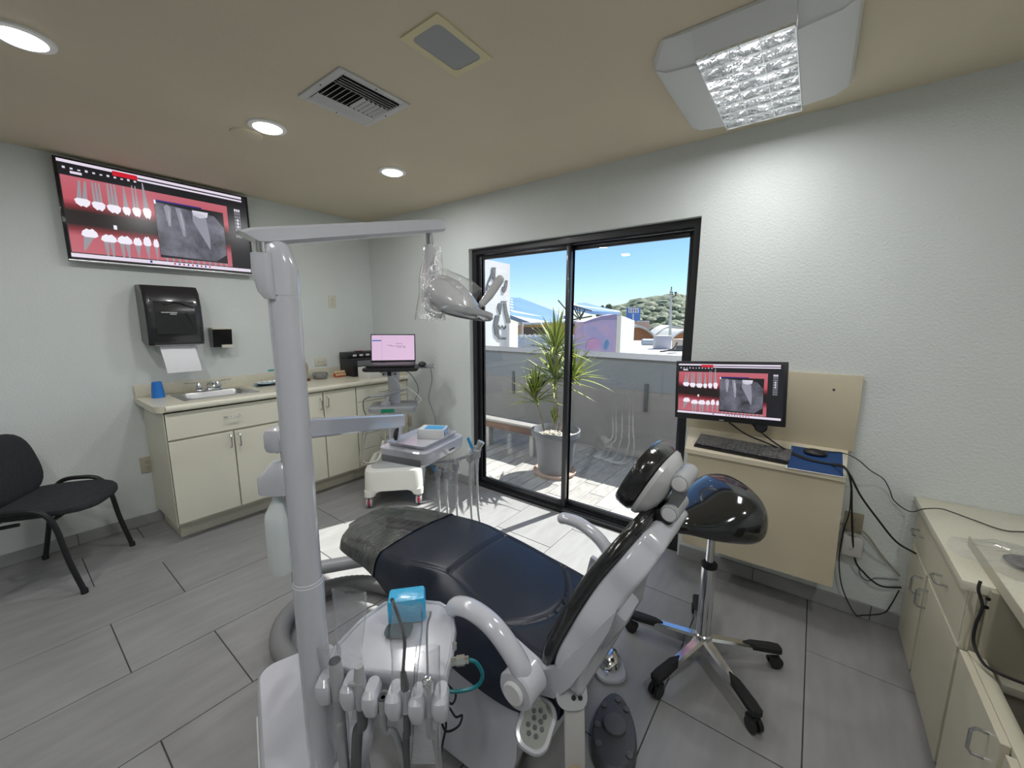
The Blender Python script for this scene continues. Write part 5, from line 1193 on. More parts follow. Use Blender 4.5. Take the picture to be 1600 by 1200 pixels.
MB().cyl(PD(748, 481, 1.15), PD(755, 472, 1.15), .008, n=12).build('grip_collar', M_chrome, ol)
def sleeve(p0, p1, w0, w1, parent, name='film_sleeve', m=None, wob=.006, nx=10, ny=14, seed=0, th=.010):
    """open flat plastic bag around a line: front and back sheet"""
    p0, p1 = Vector(p0), Vector(p1); d = p1-p0; sx = d.cross(FW).normalized(); nrm = sx.cross(d).normalized(); r = random.Random(seed)
    ph = [r.uniform(0, 6) for _ in range(4)]; mb = MB()
    for s in (-1, 1):
        mb.grid(lambda u, v: p0+d*v+sx*(u-.5)*(w0+(w1-w0)*v)*(1+.06*math.sin(v*7+ph[0]))+nrm*(s*th*math.sin(PI*u)+wob*math.sin(u*5+v*6+ph[1])*math.sin(v*9+ph[2])), nx, ny)
    return mb.build(name, m or M_film, parent, angle=180)
sleeve(PD(676, 385, 1.18), PD(672, 500, 1.13), .05, .085, ol, seed=2)
sleeve(PD(690, 430, 1.17), PD(735, 470, 1.13), .05, .10, ol, seed=5, th=.03)
# ---------------------------------------------------------------- delivery tray on its arm (far side of the chair)
TZ = .83
pan = [PZ(613.5, 685, TZ+.03), PZ(672, 694, TZ+.03), PZ(712, 671, TZ+.03), PZ(645, 668, TZ+.03)]
tc_ = sum(pan, Vector())/4; tx = (pan[1]-pan[0]); tx.z = 0; tx.normalize(); ty = Vector((-tx.y, tx.x, 0))
TF = frame(Vector((tc_.x, tc_.y, TZ)), tx, ty, (0, 0, 1))
dt = thing('delivery_tray', 'white dental delivery tray with instrument holders on a jointed arm', 'delivery tray', Vector((tc_.x, tc_.y, TZ-.08)))
MB(TF).loft([[Vector((x*k, y*k2+dy, z)) for x, y in rect(.29, .37, .035, 5)] for k, k2, dy, z in ((.90, .90, 0, -.075), (.97, .97, 0, -.065), (1, 1, 0, -.02), (1, 1, 0, -.006), (.96, .97, 0, 0))]).build('tray_body', M_white, dt)
MB(TF).box((-.001, -.1835, -.055), (.24, .004, .035), .003).build('grey_band', M_mgrey, dt)
MB(TF).box((.1455, .05, -.045), (.003, .05, .006)).build('print_mark', M_dgrey, dt)
aL, aR = PD(443, 672, 1.50), PD(627, 657, 2.16)
d_ = (aR-aL).normalized(); s_ = d_.cross(Vector((0, 0, 1))).normalized(); u_ = s_.cross(d_)
MB(frame(aL, d_, s_, u_)).loft([[Vector((x, y*.026*w, z*.036*w)) for y, z in ((-1, -.8), (-.8, -1), (.8, -1), (1, -.8), (1, .8), (.8, 1), (-.8, 1), (-1, .8))] for x, w in ((0, .9), (.03, 1), ((aR-aL).length-.02, .95), ((aR-aL).length, .85))]).build('jointed_arm', M_white, dt)
hubp = PD(617, 690, 2.14)
MB().cyl(Vector((hubp.x, hubp.y, TZ-.01)), Vector((hubp.x, hubp.y, aR.z+.03)), .028, n=20).build('arm_hub', M_white, dt)
MB().tube(spline([aR+Vector((.0, -.03, -.02)), aR+Vector((.02, -.05, -.05)), hubp+Vector((.03, -.02, .02))], 5), .012, 8).build('joint_knob', M_black, dt)
# instrument holders at the window side with hoses hanging down
hold = [(682, 745, 668, 714), (700, 742, None, None), (712, 745, None, None), (735, 715, None, None), (745, 712, 731, 686)]
hold = [PD(684, 738, 2.12), PD(697, 741, 2.10), PD(712, 728, 2.06), PD(734, 714, 2.02), PD(745, 708, 2.0)]
MB().tube(spline([PD(660, 725, 2.2), PD(690, 722, 2.14), PD(715, 718, 2.08), PD(742, 708, 2.02)], 6), .008, 8).build('holder_bar', M_lgrey, dt)
for i, p in enumerate(hold):
    MB().lathe([(.015, -.022), (.019, -.020), (.019, .016), (.015, .02), (.011, .02), (.011, -.022)], p, 18, caps=False).build('holder_ring', M_lgrey, dt)
    MB().tube([p+Vector((0, 0, -.10)), p+Vector((0, 0, -.02)), p+Vector((-.006, 0, .04))], [.008, .011, .007], 12).build('handpiece', M_white2 if i % 2 else M_white, dt)
    q = Vector((p.x+.02*(i-2), p.y+.03, 0))
    MB().tube(spline([p+Vector((0, 0, -.10)), p+Vector((.01, .0, -.35)), q+Vector((0, 0, .22)), q+Vector((-.08, -.05, .05)), q+Vector((-.25, -.02, .035))], 8), .0065, 8).build('hose', mat('pale_hose', (.62, .63, .64), .5), dt)
for (pa, pb) in (((680, 737), (666, 714)), ((740, 706), (731, 684))):
    a_, b_ = PD(*pa, 2.08), PD(*pb, 2.08); MB().tube([a_, b_], [.010, .010], 8, flat=.5).build('blue_tip', mat('tip_blue', (.02, .30, .62), .35), dt)
MB().tube([PD(744, 706, 2.0), PD(752, 690, 2.0)], [.008, .020], 10).build('cup_filter', M_lgrey, dt)
sleeve(PD(711, 716, 2.05), PD(706, 790, 2.05), .06, .05, dt, seed=8); sleeve(PD(744, 700, 2.0), PD(737, 755, 2.0), .055, .04, dt, seed=9); sleeve(PD(698, 720, 2.1), PD(700, 760, 2.1), .05, .04, dt, seed=10)
for (x0, y0, x1, y1, h) in ((567, 675, 564, 722, 1.95), (573, 674, 566, 720, 1.95), (602, 670, 606, 708, 2.1)):
    MB().tube(spline([PD(x0, y0, h), PD((x0+x1)/2-1.5, (y0+y1)/2, h), PD(x1, y1, h), PD(x1+14, y1+3, h+.05), PD(x1+28, (y0+y1)/2+18, h+.1), PD(x1+34, y0+14, h+.15)], 6), .004, 6).build('cream_cable', mat('cream_cable', (.62, .60, .50), .5), dt)
# metal pan on the tray and the white-blue device in it
pn_ = thing('instrument_pan', 'shallow white instrument pan on the delivery tray', 'tray', TF @ Vector((0, 0, .0005)))
lo_ = [[Vector((x*k, y*k, z)) for x, y in rect(.235, .31, .02, 4)] for k, z in ((.88, .001), (.90, .001), (1, .022), (1.015, .022), (1.01, .020), (.905, .0005))]
MB(TF).loft(lo_, caps=False).build('rim', M_white, pn_); MB(TF).prism([Vector((x*.885, y*.885, 0)) for x, y in rect(.235, .31, .02, 4)], (0, 0, .0012), (0, 0, .002)).build('pan_floor', M_white, pn_)
dv = thing('apex_device', 'small white and bright blue electronic device on the instrument pan', 'device', TF @ Vector((.01, .07, .003)))
DF = TF @ frame((.012, .075, .003), (.95, .3, 0), (-.3, .95, 0), (0, 0, 1))
MB(DF).loft([[Vector((x, y, z)) for x, y in rect(.15*k, .11*k, .01, 3)] for k, z in ((1, 0), (1, .03), (.93, .048))]).build('case', M_white2, dv)
MB(DF).box((.01, .0, .0489), (.10, .075, .0012)).build('blue_top', mat('dev_blue', (.04, .38, .75), .3), dv)
MB(DF).box((.0735, .0, .024), (.003, .09, .034), .001).build('front_panel', mat('dev_panel', (.06, .35, .72), .35), dv)
for i in range(3):
    for k in range(2): MB(DF).lathe([(.007, 0), (.006, .002), (.001, .002)], (.0752, -.028+.028*i, .015+.017*k), 12, RY(90)).build('button', M_white2, dv)
MB(DF).box((.0752, -.04, .024), (.002, .012, .018)).build('display', M_dgrey, dv)
# ---------------------------------------------------------------- assistant instrument console (near side)
AZ = .60
ux = Vector((.797, .604, 0)); uy = Vector((-.604, .797, 0)); ac0 = PZ(612, 1035, AZ); 
UF = frame(Vector((ac0.x, ac0.y, AZ)), ux, uy, (0, 0, 1))
ai = thing('assistant_console', 'white assistant console with row of handpieces in plastic sleeves', 'instrument console', ac0-Vector((0, 0, .2)))
# console plan: wide fork edge in front, narrower tray behind
def UP_(px, py, z=AZ): return PZ(px, py, z)
outl = [UP_(505, 1045), UP_(520, 1010), UP_(560, 968), UP_(600, 940), UP_(640, 935), UP_(690, 940), UP_(710, 952), UP_(714, 985), UP_(708, 1030), UP_(700, 1062)]
def shrink(P, k): 
    c = sum(P, Vector())/len(P); return [c+(p-c)*k for p in P]
P_ = outl
MB().loft([[p+Vector((0, 0, -.075)) for p in shrink(P_, .80)], [p+Vector((0, 0, -.06)) for p in shrink(P_, .90)], [p+Vector((0, 0, -.012)) for p in P_], [p for p in shrink(P_, .985)], [p+Vector((0, 0, .004)) for p in shrink(P_, .955)], [p+Vector((0, 0, .003)) for p in shrink(P_, .93)], [p+Vector((0, 0, -.003)) for p in shrink(P_, .91)]]).build('console_body', M_white, ai, angle=50)
# forks
fk = [UP_(508, 1062), UP_(546, 1070), UP_(580, 1080), UP_(616, 1085), UP_(652, 1090), UP_(688, 1088)]
for i, p in enumerate(fk):
    F = frame(p, ux, uy, (0, 0, 1))
    MB(F).loft([[Vector((x, y+dy, z)) for x, y in rect(w, .055*k, .012, 3)] for w, k, dy, z in ((.022, .5, .012, -.062), (.034, .8, .006, -.055), (.038, 1, 0, -.02), (.036, 1, .004, 0), (.026, .8, .010, .010))]).build('fork', M_white, ai)
mids = [(fk[i]+fk[i+1])/2 for i in range(5)]
def hp_(p, parts, sl=None, seed=1):
    pass
M_hose = mat('console_hose', (.10, .104, .11), .45); M_hosel = mat('console_hose_light', (.33, .335, .35), .45)
def hoseline(p, bottom_px, r, m):
    b = PZ(bottom_px, 1235, .30)
    MB().tube(spline([p+Vector((0, 0, -.03)), p+Vector((0, 0, -.10)), p.lerp(b, .5)+Vector((0, 0, .02)), b, b-Vector((-.02, .02, .12))], 6), r, 12).build('hose', m, ai)
for i, (p, bpx, r, m) in enumerate(zip(mids, (540, 556, 640, 636, 690), (.013, .0125, .008, .0085, .008), (M_hosel, M_hose, M_hosel, M_hose, M_hosel))): hoseline(p, bpx, r, m)
# 1 large suction tip holder, 2 valve with lever, 3 small cap, 4 black light-cure tip, 5 chrome syringe
MB().tube([mids[0]+Vector((0, 0, -.04)), mids[0]+Vector((0, 0, .02)), mids[0]+Vector((-.004, .0, .055))], [.014, .016, .0135], 18).build('suction_handle', M_lgrey, ai)
MB().lathe([(.009, 0), (.0135, .0), (.0135, .004), (.009, .004)], mids[0]+Vector((-.004, 0, .053)), 16).build('suction_mouth', M_dgrey, ai)
MB().tube([mids[1]+Vector((0, 0, -.05)), mids[1]+Vector((0, 0, .015)), mids[1]+Vector((0, 0, .06))], [.013, .015, .010], 18).build('valve_handle', M_lgrey, ai)
MB().box(mids[1]+Vector((0, -.012, .02)), (.034, .010, .012), .004, RZ(37)).build('valve_lever', M_lgrey, ai)
MB().tube([mids[2]+Vector((0, 0, -.05)), mids[2]+Vector((0, 0, -.012))], [.010, .0125], 16).build('tube_end', M_lgrey, ai); MB().lathe([(.008, 0), (.0125, 0), (.011, .003), (.008, .002), (.0005, -.003)], mids[2]+Vector((0, 0, -.012)), 16).build('tube_mouth', M_dgrey, ai)
q3 = mids[3]
MB().tube(spline([q3+Vector((0, 0, -.04)), q3+Vector((0, 0, .0)), q3+Vector((0, 0, .02))], 4), .010, 16).build('handpiece_grip', M_chrome, ai)
MB().tube([q3+Vector((0, 0, .02)), q3+Vector((-.002, 0, .03)), q3+Vector((-.006, 0, .06))], [.0095, .0095, .006], 14).build('tip_collar', M_rubber, ai)
MB().tube(spline([q3+Vector((-.006, 0, .058)), PD(632, 1000, HD(q3.x, q3.y)), PD(623, 965, HD(q3.x, q3.y)), PD(612, 936, HD(q3.x, q3.y))], 6), .0038, 10).build('black_tip', M_rubber, ai)
q4 = mids[4]; h4 = HD(q4.x, q4.y)
MB().tube([q4+Vector((0, 0, -.05)), q4+Vector((0, 0, .01)), q4+Vector((-.002, 0, .035))], [.009, .011, .012], 16).build('syringe_body', M_chrome, ai)
MB().ell(q4+Vector((-.002, 0, .042)), (.015, .013, .013), 16, 10).build('syringe_head', M_chrome, ai)
for s in (-1, 1): MB().cyl(q4+Vector((0, 0, .045))+ux*s*.006-uy*.008, q4+Vector((0, 0, .045))+ux*s*.006-uy*.016, .0042, n=12).build('syringe_button', M_chrome, ai)
MB().tube(spline([q4+Vector((-.002, 0, .05)), PD(667, 985, h4), PD(672, 962, h4), PD(673, 956, h4)], 5), .0024, 8).build('syringe_tip', M_chrome, ai)
# display and blue wrapped control box on the console
kz = PZ(623, 985, AZ+.006)
MB(frame(kz, ux, uy, (0, 0, 1))).prism([Vector((x, y, 0)) for x, y in rect(.075, .055, .02, 5)], (0, 0, .0), (0, 0, .003)).build('display', mat('console_display', (.05, .07, .08), .15, coat=.5), ai)
bb_ = thing('blue_wrapped_box', 'control box wrapped in bright blue film on the assistant console', 'control box', PZ(640, 968, AZ+.004))
BF2 = frame(PZ(637, 962, AZ+.004), ux*.96+uy*.2, uy*.96-ux*.2, (0, 0, 1))
MB(BF2).loft([[Vector((x*k, y*k, z)) for x, y in rect(.105, .062, .008, 3)] for k, z in ((.95, .0), (1, .006), (1, .062), (.93, .070), (.5, .072))]).build('blue_cover', M_cyan, bb_)
MB(BF2).tube(spline([(.02, .03, .05), (.03, .045, .06), (.04, .05, .085)], 4), .002, 6).build('wire_end', M_black, bb_)
# chrome air coupling with teal tube
cp = PD(712, 1033, HD(q4.x, q4.y)+.06); cpr = PD(728, 1031, HD(q4.x, q4.y)+.06); cdir = (cpr-cp).normalized()
MB().cyl(cp-cdir*.012, cp+cdir*.002, .010, n=14).cyl(cp+cdir*.002, cp+cdir*.022, .0125, n=6).cyl(cp+cdir*.022, cp+cdir*.032, .009, n=14).build('coupling', M_chrome, ai)
hh = HD(q4.x, q4.y)+.06
MB().tube(spline([cp+cdir*.032, PD(745, 1036, hh), PD(754, 1055, hh), PD(745, 1072, hh), PD(718, 1080, hh), PD(688, 1079, hh)], 7), .0048, 10).build('teal_tube', M_teal, ai)
MB().cyl(PD(710, 1005, hh), PD(710, 1014, hh), .006, n=12).build('drain_tap', M_chrome, ai)
# support arm, rear bracket
MB().tube([UP_(590, 1010, AZ-.08), PZ(560, 1160, .33), PZ(525, 1230, .28)], [.035, .04, .045], 16, flat=.6).build('console_arm', M_white, ai)
MB(frame(PZ(655, 1140, .42), ux, uy, (0, 0, 1))).box((0, 0, 0), (.11, .012, .20), .004).build('console_skirt', M_white, ai)
# film sleeves over the instruments
sleeve(PD(545, 922, .98), PD(548, 1130, 1.0), .085, .055, ai, seed=21); sleeve(PD(636, 940, HD(q3.x, q3.y)-.02), PD(630, 1110, HD(q3.x, q3.y)), .07, .06, ai, seed=22)
sleeve(PD(668, 1010, h4-.02), PD(664, 1195, h4), .055, .07, ai, seed=23); sleeve(PD(515, 1010, .95), PD(530, 1180, .97), .06, .06, ai, seed=24)
# tied black cable hanging behind the console
bc = spline([PZ(700, 1070, .45), PZ(712, 1085, .42), PZ(706, 1100, .40), PZ(692, 1090, .41), PZ(690, 1120, .37), PZ(700, 1105, .39), PZ(712, 1120, .37), PZ(722, 1118, .38), PZ(716, 1135, .36), PZ(696, 1142, .35), PZ(688, 1115, .38), PZ(697, 1130, .36), PZ(692, 1160, .32), PZ(688, 1185, .29), PZ(690, 1215, .26)], 8)
tag(MB().tube(bc, .003, 6).build('tied_cable', M_rubber), 'bundled thin black cable hanging behind the assistant console', 'cable')
# ---------------------------------------------------------------- foot controls
fp = thing('foot_pedal', 'dark grey oval foot control with round centre button on the floor', 'foot pedal', PZ(962, 1150, 0))
pc_ = PZ(960, 1140, .04); fpx = Vector((.36, -.93, 0)).normalized(); fpy = Vector((.93, .36, 0))
FPF = frame(Vector((pc_.x, pc_.y, 0)), fpx, fpy, (0, 0, 1))
def egg(k, z): return [Vector((.145*k*math.cos(a)*(1), .075*k*math.sin(a)*(1+.18*math.cos(a)), z)) for a in [2*PI*i/40 for i in range(40)]]
MB(FPF).loft([egg(1, 0), egg(1.01, .02), egg(.97, .042), egg(.90, .05), egg(.3, .053)]).build('housing', M_dgrey, fp)
MB(FPF).lathe([(.040, .050), (.040, .066), (.036, .070), (.001, .071)], (.0, 0, 0), 30).build('centre_button', mat('pedal_grey', (.10, .102, .11), .5), fp)
for (x, y) in ((-.105, .01), (-.07, -.04), (-.075, .04), (.075, -.05), (.085, .05), (.01, -.058)): MB(FPF).lathe([(.012, .044), (.011, .058), (.001, .060)], (x, y, 0), 16).build('small_button', MATS['pedal_grey'], fp)
cpd = thing('chrome_pedal', 'chrome domed foot switch on the floor behind the chair', 'foot pedal', PZ(940, 1035, 0))
pc2 = PZ(950, 1034, .02); CPF = frame(Vector((pc2.x, pc2.y, 0)), (.8, .6, 0), (-.6, .8, 0), (0, 0, 1))
MB(CPF).loft([[Vector((x*k, y*k, z)) for x, y in rect(.13, .19, .055, 6)] for k, z in ((1, 0), (1.01, .012), (.95, .018))]).build('base_plate', M_lgrey, cpd)
MB(CPF).loft([[Vector((.058*k*math.cos(a), .07*k*math.sin(a)+.015, z)) for a in [2*PI*i/28 for i in range(28)]] for k, z in ((1, .0185), (.98, .03), (.75, .048), (.4, .056), (.01, .058))]).build('chrome_dome', M_chrome, cpd)
MB(CPF).lathe([(.007, .0185), (.007, .03), (.001, .031)], (-.02, -.06, 0), 12).build('screw_post', M_chrome, cpd)
pt = thing('pedal_tube', 'short pale blue tube with chrome end beside the chrome pedal', 'tube', PZ(915, 1050, 0))
MB().tube(spline([PZ(925, 1043, .03), PZ(915, 1058, .04), PZ(905, 1078, .06)], 5), .020, 14).build('tube_body', mat('tube_pale', (.42, .48, .55), .25), pt); MB().cyl(PZ(922, 1040, .03), PZ(918, 1050, .034), .022, n=16).build('metal_ring', M_chrome, pt)
# ---------------------------------------------------------------- wall desk with sloping keyboard shelf
wd = thing('wall_desk', 'beige wall-mounted computer desk board with sloping keyboard shelf', 'wall desk', (3.53, -.1, .24))
MB().bb((3.15, -.022, .84), (3.912, -.0015, 1.207), .002).build('back_board', M_beige, wd)
DXL, DXR, DYF, DZF, DZB = 3.215, 3.878, -.29, .787, .842
MB().prism([Vector((DXL, DYF, DZF)), Vector((DXR, DYF, DZF)), Vector((DXR+.015, -.0225, DZB)), Vector((DXL-.045, -.0225, DZB))], (0, 0, -.022), (0, 0, 0)).build('shelf', mat('shelf_cream', (.66, .60, .46), .4), wd)
MB().prism([Vector((DXL+.015, -.275, .245)), Vector((3.885, -.275, .255)), Vector((DXR, -.275, .7665)), Vector((DXL+.012, -.275, .7665))], (0, 0, 0), (0, .018, 0)).build('front_panel', M_beige, wd)
MB().bb((DXL+.02, -.2565, .26), (DXL+.038, -.002, .7664)).bb((3.86, -.2565, .26), (3.878, -.002, .7664)).build('side_board', M_beige, wd)
MB().lathe([(.006, 0), (.004, .003), (.0005, .003)], PY(1303, 609, -.0225), 8, RX(90)).build('screw', M_dgrey, wd)
for px, py in ((1143, 719), (1277, 744)): MB().bb(PY(px, py, -.2752)+Vector((-.012, -.0006, -.001)), PY(px, py, -.2752)+Vector((.012, 0, .001))).build('scuff_slot', M_mgrey, wd)
def on_shelf(px, py, lift=0.):
    n = Vector((0, -(DZB-DZF), (-.0225-DYF))).normalized(); o = Vector((DXL, DYF, DZF))+n*lift; d = ray(px, py); return CAM+d*((o-CAM).dot(n)/d.dot(n)), n
sn = on_shelf(1200, 700)[1]
# ---------------------------------------------------------------- monitor
mq = [PY(1057, 567, -.17), PY(1231, 569, -.17), PY(1226, 662, -.17), PY(1054, 651, -.17)]
mc = sum(mq, Vector())/4; mx = Vector((1, -.03, .055)).normalized(); mz = Vector((.0, -1, .06)); mz = (mz-mx*mz.dot(mx)).normalized(); my = mz.cross(mx)
MW, MH = .520, .318
MF = frame(mc, mx, my, mz)
mn = thing('computer_monitor', 'black computer monitor showing the tooth chart and x-ray above the wall desk', 'monitor', mc-Vector((0, 0, .16)))
MB(MF).box((0, 0, -.012), (MW, MH, .020), .004).build('bezel', M_black, mn)
MB(MF).box((0, 0, -.030), (MW*.6, MH*.6, .018), .008).build('back_cover', M_black, mn)
MB().cyl(Vector((mc.x+.02, mc.y+.028, mc.z-.02)), Vector((mc.x+.02, -.0225, mc.z-.02)), .02, n=16).build('wall_arm', M_black, mn)
MB().box((mc.x+.02, -.030, mc.z-.02), (.10, .014, .12), .004).build('arm_plate', M_black, mn)
MB(MF).lathe([(.028, 0), (.030, .004), (.030, .016), (.024, .022)], (.155, -MH/2-.012, -.045), 22).build('cable_disc', M_blackg, mn)
dental_screen(mn, MF @ Matrix.Translation((0, .006, .0)) @ Matrix.Translation((0, 0, -.0016)), MW-.030, MH-.042, mc.z-MH/2+.027, mc.z+MH/2-.015, 13)
MB(MF).box((-.02, -MH/2+.0075, -.0016), (.022, .004, .0008)).build('brand_mark', M_lgrey, mn)
# ---------------------------------------------------------------- keyboard, mat, mouse
k0, k1, k2 = on_shelf(1084, 698)[0], on_shelf(1231, 727)[0], on_shelf(1094, 679)[0]
kx_ = (k1-k0).normalized(); ky_ = sn.cross(kx_).normalized(); KL = (k1-k0).length; KD = .135
kb = thing('keyboard', 'black computer keyboard in crinkled clear cover on the wall desk shelf', 'keyboard', k0)
KBF = frame(k0, kx_, ky_, sn)
MB(KBF).loft([[Vector((x, y, z)) for x, y in ((0, 0), (KL, 0), (KL, KD), (0, KD))], [Vector((x, y, z2)) for x, y, z2 in ((0, 0, .012), (KL, 0, .012), (KL, KD, .020), (0, KD, .020))]][0:2] if False else [[Vector((0, 0, .0006)), Vector((KL, 0, .0006)), Vector((KL, KD, .0006)), Vector((0, KD, .0006))], [Vector((.001, .001, .012)), Vector((KL-.001, .001, .012)), Vector((KL-.001, KD-.001, .019)), Vector((.001, KD-.001, .019))]]).build('case', M_black, kb)
kmesh = None
for r in range(6):
    for c in range(20):
        x0 = .008+(KL-.016)*c/20+(.004 if c in (15, 16) else .008 if c > 16 else 0)*0; y = .010+.0195*r
        o = MB(KBF).box((x0+(KL-.016)/40, y+.008, .0165+.001*r), ((KL-.016)/20-.003, .0155, .005), .001, seg=1) if kmesh is None else None
        if kmesh is None:
            ob_ = o.build('key', M_dgrey, kb); kmesh = (ob_, x0, y, r)
        else:
            cpy = kmesh[0].copy(); COL.objects.link(cpy); d = kx_*(x0-kmesh[1])+ky_*(y-kmesh[2])+sn*.001*(r-kmesh[3]); cpy.location = kmesh[0].location+d
MB(KBF).grid(lambda u, v: Vector((-.004+(KL+.008)*u, -.006+(KD+.012)*v, .026+.003*math.sin(u*40+v*7)*math.sin(v*9+u*13))), 60, 12).build('clear_cover', M_wrap, kb)
mp = thing('mouse_pad', 'blue mouse pad with white rim on the wall desk shelf', 'mouse pad', on_shelf(1278, 722)[0])
mpp = [on_shelf(*q)[0] for q in [(1236, 697), (1317, 709), (1318, 746), (1229, 731)]]
mpc = sum(mpp, Vector())/4
MB().prism([mpc+(p-mpc)*1.03 for p in mpp], sn*.0006, sn*.0020).build('white_rim', M_white2, mp)
MB().prism([mpc+(p-mpc)*.985 for p in mpp], sn*.0021, sn*.0040).build('blue_top', mat('pad_blue', (.008, .05, .17), .7, bump=.2, bscale=400), mp)
mo_c = on_shelf(1273, 711)[0]+sn*.015
mo2 = MB(frame(mo_c, kx_, ky_, sn)).ell((0, 0, 0), (.048, .029, .014), 18, 10); mo2 = mo2.build('computer_mouse', M_black, loc=mo_c); tag(mo2, 'black mouse on the blue mouse pad', 'mouse')
MB(frame(mo_c, kx_, ky_, sn)).box((.028, 0, .0125), (.012, .004, .004), .001).build('scroll_wheel', M_dgrey, mo2)
# cables from the monitor over the pad and down beside the desk
def cable(name, label, pts, r, m=M_rubber): tag(MB().tube(spline(pts, 8), r, 7).build(name, m), label, 'cable')
YC2 = -.30
S_ = lambda px, py: on_shelf(px, py, .008)[0]
cable('monitor_cable', 'thick black cable from the monitor across the mouse pad to the low cabinets', [PY(1134, 656, -.15), PY(1165, 678, -.14), PY(1205, 695, -.16), S_(1232, 707), S_(1258, 717), S_(1290, 724), S_(1315, 727), PY(1328, 742, -.31), PY(1345, 775, -.25), PY(1372, 812, -.2), PY(1400, 846, -.16), PY(1431, 865, -.13)], .0042)
cable('power_cable', 'black power cable hanging from the desk edge to the floor side of the cabinets', [PY(1172, 660, -.15), PY(1190, 676, -.14), PY(1215, 695, -.17), S_(1240, 708), S_(1270, 719), S_(1300, 726), PY(1322, 733, -.31), PY(1330, 758, -.28), PY(1331, 800, -.10), PY(1335, 870, -.05), PY(1350, 895, -.04), PY(1375, 915, -.03), PY(1408, 918, -.012)], .0042)
cable('thin_cable', 'thin black cable looping down from the desk edge over the skirting', [PY(1330, 762, -.28), PY(1327, 800, -.10), PY(1318, 830, -.06), PY(1311, 875, -.05), PY(1316, 918, -.035), PY(1335, 958, -.025), PY(1350, 961, -.02), PY(1380, 958, -.018), PY(1392, 945, -.02), PY(1405, 922, -.013)], .0026)
cable('mouse_cable', 'thin grey mouse cable running along the wall over the low counter', [S_(1283, 704), S_(1300, 706), S_(1318, 708), PY(1340, 718, -.20), PY(1360, 735, -.12), PY(1380, 748, -.06), PY(1390, 765, -.03), PY(1397, 782, -.02), PY(1421, 799, -.05), PZ(1445, 795, .70), PZ(1470, 795, .685), PZ(1490, 801, .681), PZ(1520, 812, .681), PZ(1566, 828, .681), PZ(1600, 831, .681), PZ(1650, 832, .681)], .0024, mat('cable_brown', (.04, .035, .032), .6))
cable('adapter_cable', 'beige cable from the wall adapter to the cabinets', [PY(1343, 826, -.03), PY(1358, 840, -.02), PY(1378, 868, -.015), PY(1406, 900, -.012)], .0042, mat('cable_beige', (.36, .33, .27), .6))
cable('grey_cable', 'thin grey cable loop on the wall under the adapter', [PY(1342, 885, -.010), PY(1345, 900, -.010), PY(1357, 907, -.010), PY(1370, 903, -.010), PY(1404, 906, -.010)], .0025, M_mgrey)
ad_ = thing('power_adapter', 'white plug-in power adapter under the brown outlet', 'power adapter', PY(1330, 845, -.02))
MB().bb(PY(1317, 828, -.005)+Vector((0, -.055, 0)), PY(1344, 866, -.005), .005).build('adapter_body', mat('adapter_white', (.62, .62, .60), .45), ad_)
for (px, py, w) in ((1331, 837, .03), (1329, 858, .012)): MB().box(PY(px, py, -.0608), (w, .001, .003)).build('print_line', M_mgrey, ad_)
# ---------------------------------------------------------------- low cabinets right of the desk
RX0 = 4.163; RZT = .675
rc = thing('low_cabinet', 'low cream cabinet with wide drawer above two doors in the corner by the desk', 'cabinet', (4.45, -.38, 0))
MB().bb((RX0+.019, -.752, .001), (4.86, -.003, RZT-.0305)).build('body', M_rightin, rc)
MB().bb((RX0+.001, -.76, .45), (RX0+.0185, -.752, RZT-.031)).build('end_strip', M_rightcab, rc)
def rface(parent, name, y0, y1, z0, z1, hd_, hz):
    d = MB().bb((RX0, y0+.002, z0), (RX0+.018, y1-.002, z1), .0012, seg=1).build(name, M_rightcab, parent)
    for (yy, z, vert) in hd_:
        F = frame((RX0, yy, z), (0, 0, 1) if vert else (0, 1, 0), (0, 1, 0) if vert else (0, 0, 1), (-1, 0, 0)); handle(d, F, .075)
    return d
rface(rc, 'drawer', -.748, -.004, .462, .640, ((-.13, .55, 0), (-.53, .55, 0)), 0)
rface(rc, 'cabinet_door', -.300, -.004, .012, .448, ((-.262, .375, 1),), 1)
rface(rc, 'cabinet_door', -.748, -.322, .012, .448, ((-.362, .375, 1),), 1)
MB().bb((RX0+.003, -.748, .4485), (RX0+.0186, -.004, .4615)).build('rail', M_cab, rc)
rw = thing('low_worktop', 'cream worktop of the low corner cabinet', 'worktop', (4.5, -.38, RZT-.03))
MB().bb((4.145, -.758, RZT-.03), (4.88, -.0025, RZT), .002).build('board', M_counter, rw)
# raised board lying over it toward the next bay, with its edge strip
rb2 = thing('raised_board', 'thick cream desk board resting on the low worktop', 'desk board', (4.5, -1.2, RZT+.0005))
MB().bb((4.216, -2.3, RZT+.0005), (4.88, -.462, RZT+.036), .002).build('board', M_counter, rb2)
MB().bb((4.2145, -2.3, RZT+.0015), (4.2158, -.463, RZT+.035)).build('edge_strip', mat('edge_strip', (.50, .47, .37), .45), rb2)
for yy in (-2.2,): MB().bb((4.25, yy, 0), (4.85, yy+.02, RZT)).build('side_support', M_rightin, rb2)
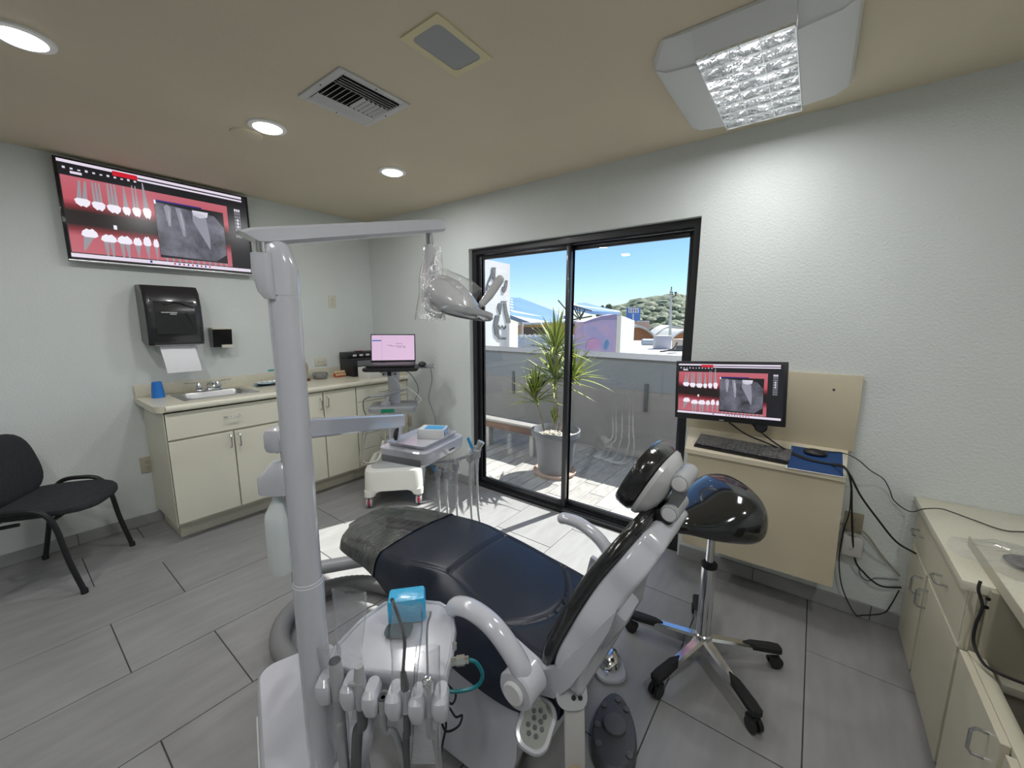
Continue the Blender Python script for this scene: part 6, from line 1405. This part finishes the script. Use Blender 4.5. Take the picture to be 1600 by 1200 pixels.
# next bay: open cabinet without its drawer
oc = thing('open_cabinet', 'cream cabinet missing its drawer, dark inside, with bar handles', 'cabinet', (4.45, -1.3, 0))
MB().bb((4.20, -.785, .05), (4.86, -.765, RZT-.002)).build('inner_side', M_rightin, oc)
for (px, py) in ((1544, 936), (1541, 949)):
    pz_ = PY(px, py, -.7852); MB().lathe([(.006, 0), (.006, .0006), (.0005, .0006)], pz_, 10, RX(90)).build('peg_hole', M_black, oc)
MB().bb((4.24, -.83, .40), (4.86, -.7852, .425), .002).build('drawer_runner', M_cab, oc)
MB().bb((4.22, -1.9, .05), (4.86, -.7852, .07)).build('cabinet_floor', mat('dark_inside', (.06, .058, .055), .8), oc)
def odoor(y0, y1, hy):
    d = MB().bb((RX0, y0+.003, .012), (RX0+.018, y1-.003, .455), .0012, seg=1).build('cabinet_door', M_rightcab, oc)
    handle(d, frame((RX0, hy, .385), (0, 0, 1), (0, 1, 0), (-1, 0, 0)), .075)
odoor(-1.125, -.768, -1.06); odoor(-1.50, -1.150, -1.20)
MB().bb((RX0+.0185, -1.5, .435), (RX0+.052, -.766, .458), .001).build('front_rail', M_rightcab, oc)
MB().bb((RX0+.0185, -1.148, .012), (RX0+.05, -1.126, .434)).build('divider', M_rightin, oc)
MB().bb((4.40, -1.75, .33), (4.86, -1.30, .35), .002).build('inner_shelf', M_cab, oc)
cable('cabinet_cable', 'black cable hanging over the open cabinet edge', [PY(1532, 908, -.79), PY(1529, 922, -.795), PY(1535, 948, -.80), PY(1525, 975, -.80), PY(1521, 1000, -.80), PY(1527, 1020, -.82), PY(1540, 1040, -.85), PY(1560, 1052, -.88), PY(1600, 1068, -.90), PY(1640, 1080, -.92)], .004)
tag(MB().box(Vector((4.30, -.95, .095)), (.05, .09, .05), .008, RZ(20)).build('power_brick', M_black), 'black power brick on the floor of the open cabinet', 'power brick')
# clear bag on the raised board
bg_ = thing('plastic_bag', 'crumpled clear plastic bag with dark contents on the raised board', 'plastic bag', PZ(1580, 878, RZT+.037))
bcn = PZ(1592, 880, RZT+.037); rnd = random.Random(4)
def bagf(u, v):
    a = 2*PI*u; r = .14*v; return bcn+Vector((r*math.cos(a)*1.1, r*math.sin(a)*1.0, .004+.028*(1-v**2)+.006*math.sin(a*5+v*7)*v+.004*math.sin(a*11)*v*(1-v)*4))
MB().grid(bagf, 48, 12).build('bag_film', M_wrap, bg_)
MB().ell(bcn+Vector((.02, -.02, .014)), (.06, .05, .012), 14, 8).build('contents', mat('bag_fill', (.10, .085, .085), .6, var=.5, vscale=40), bg_)
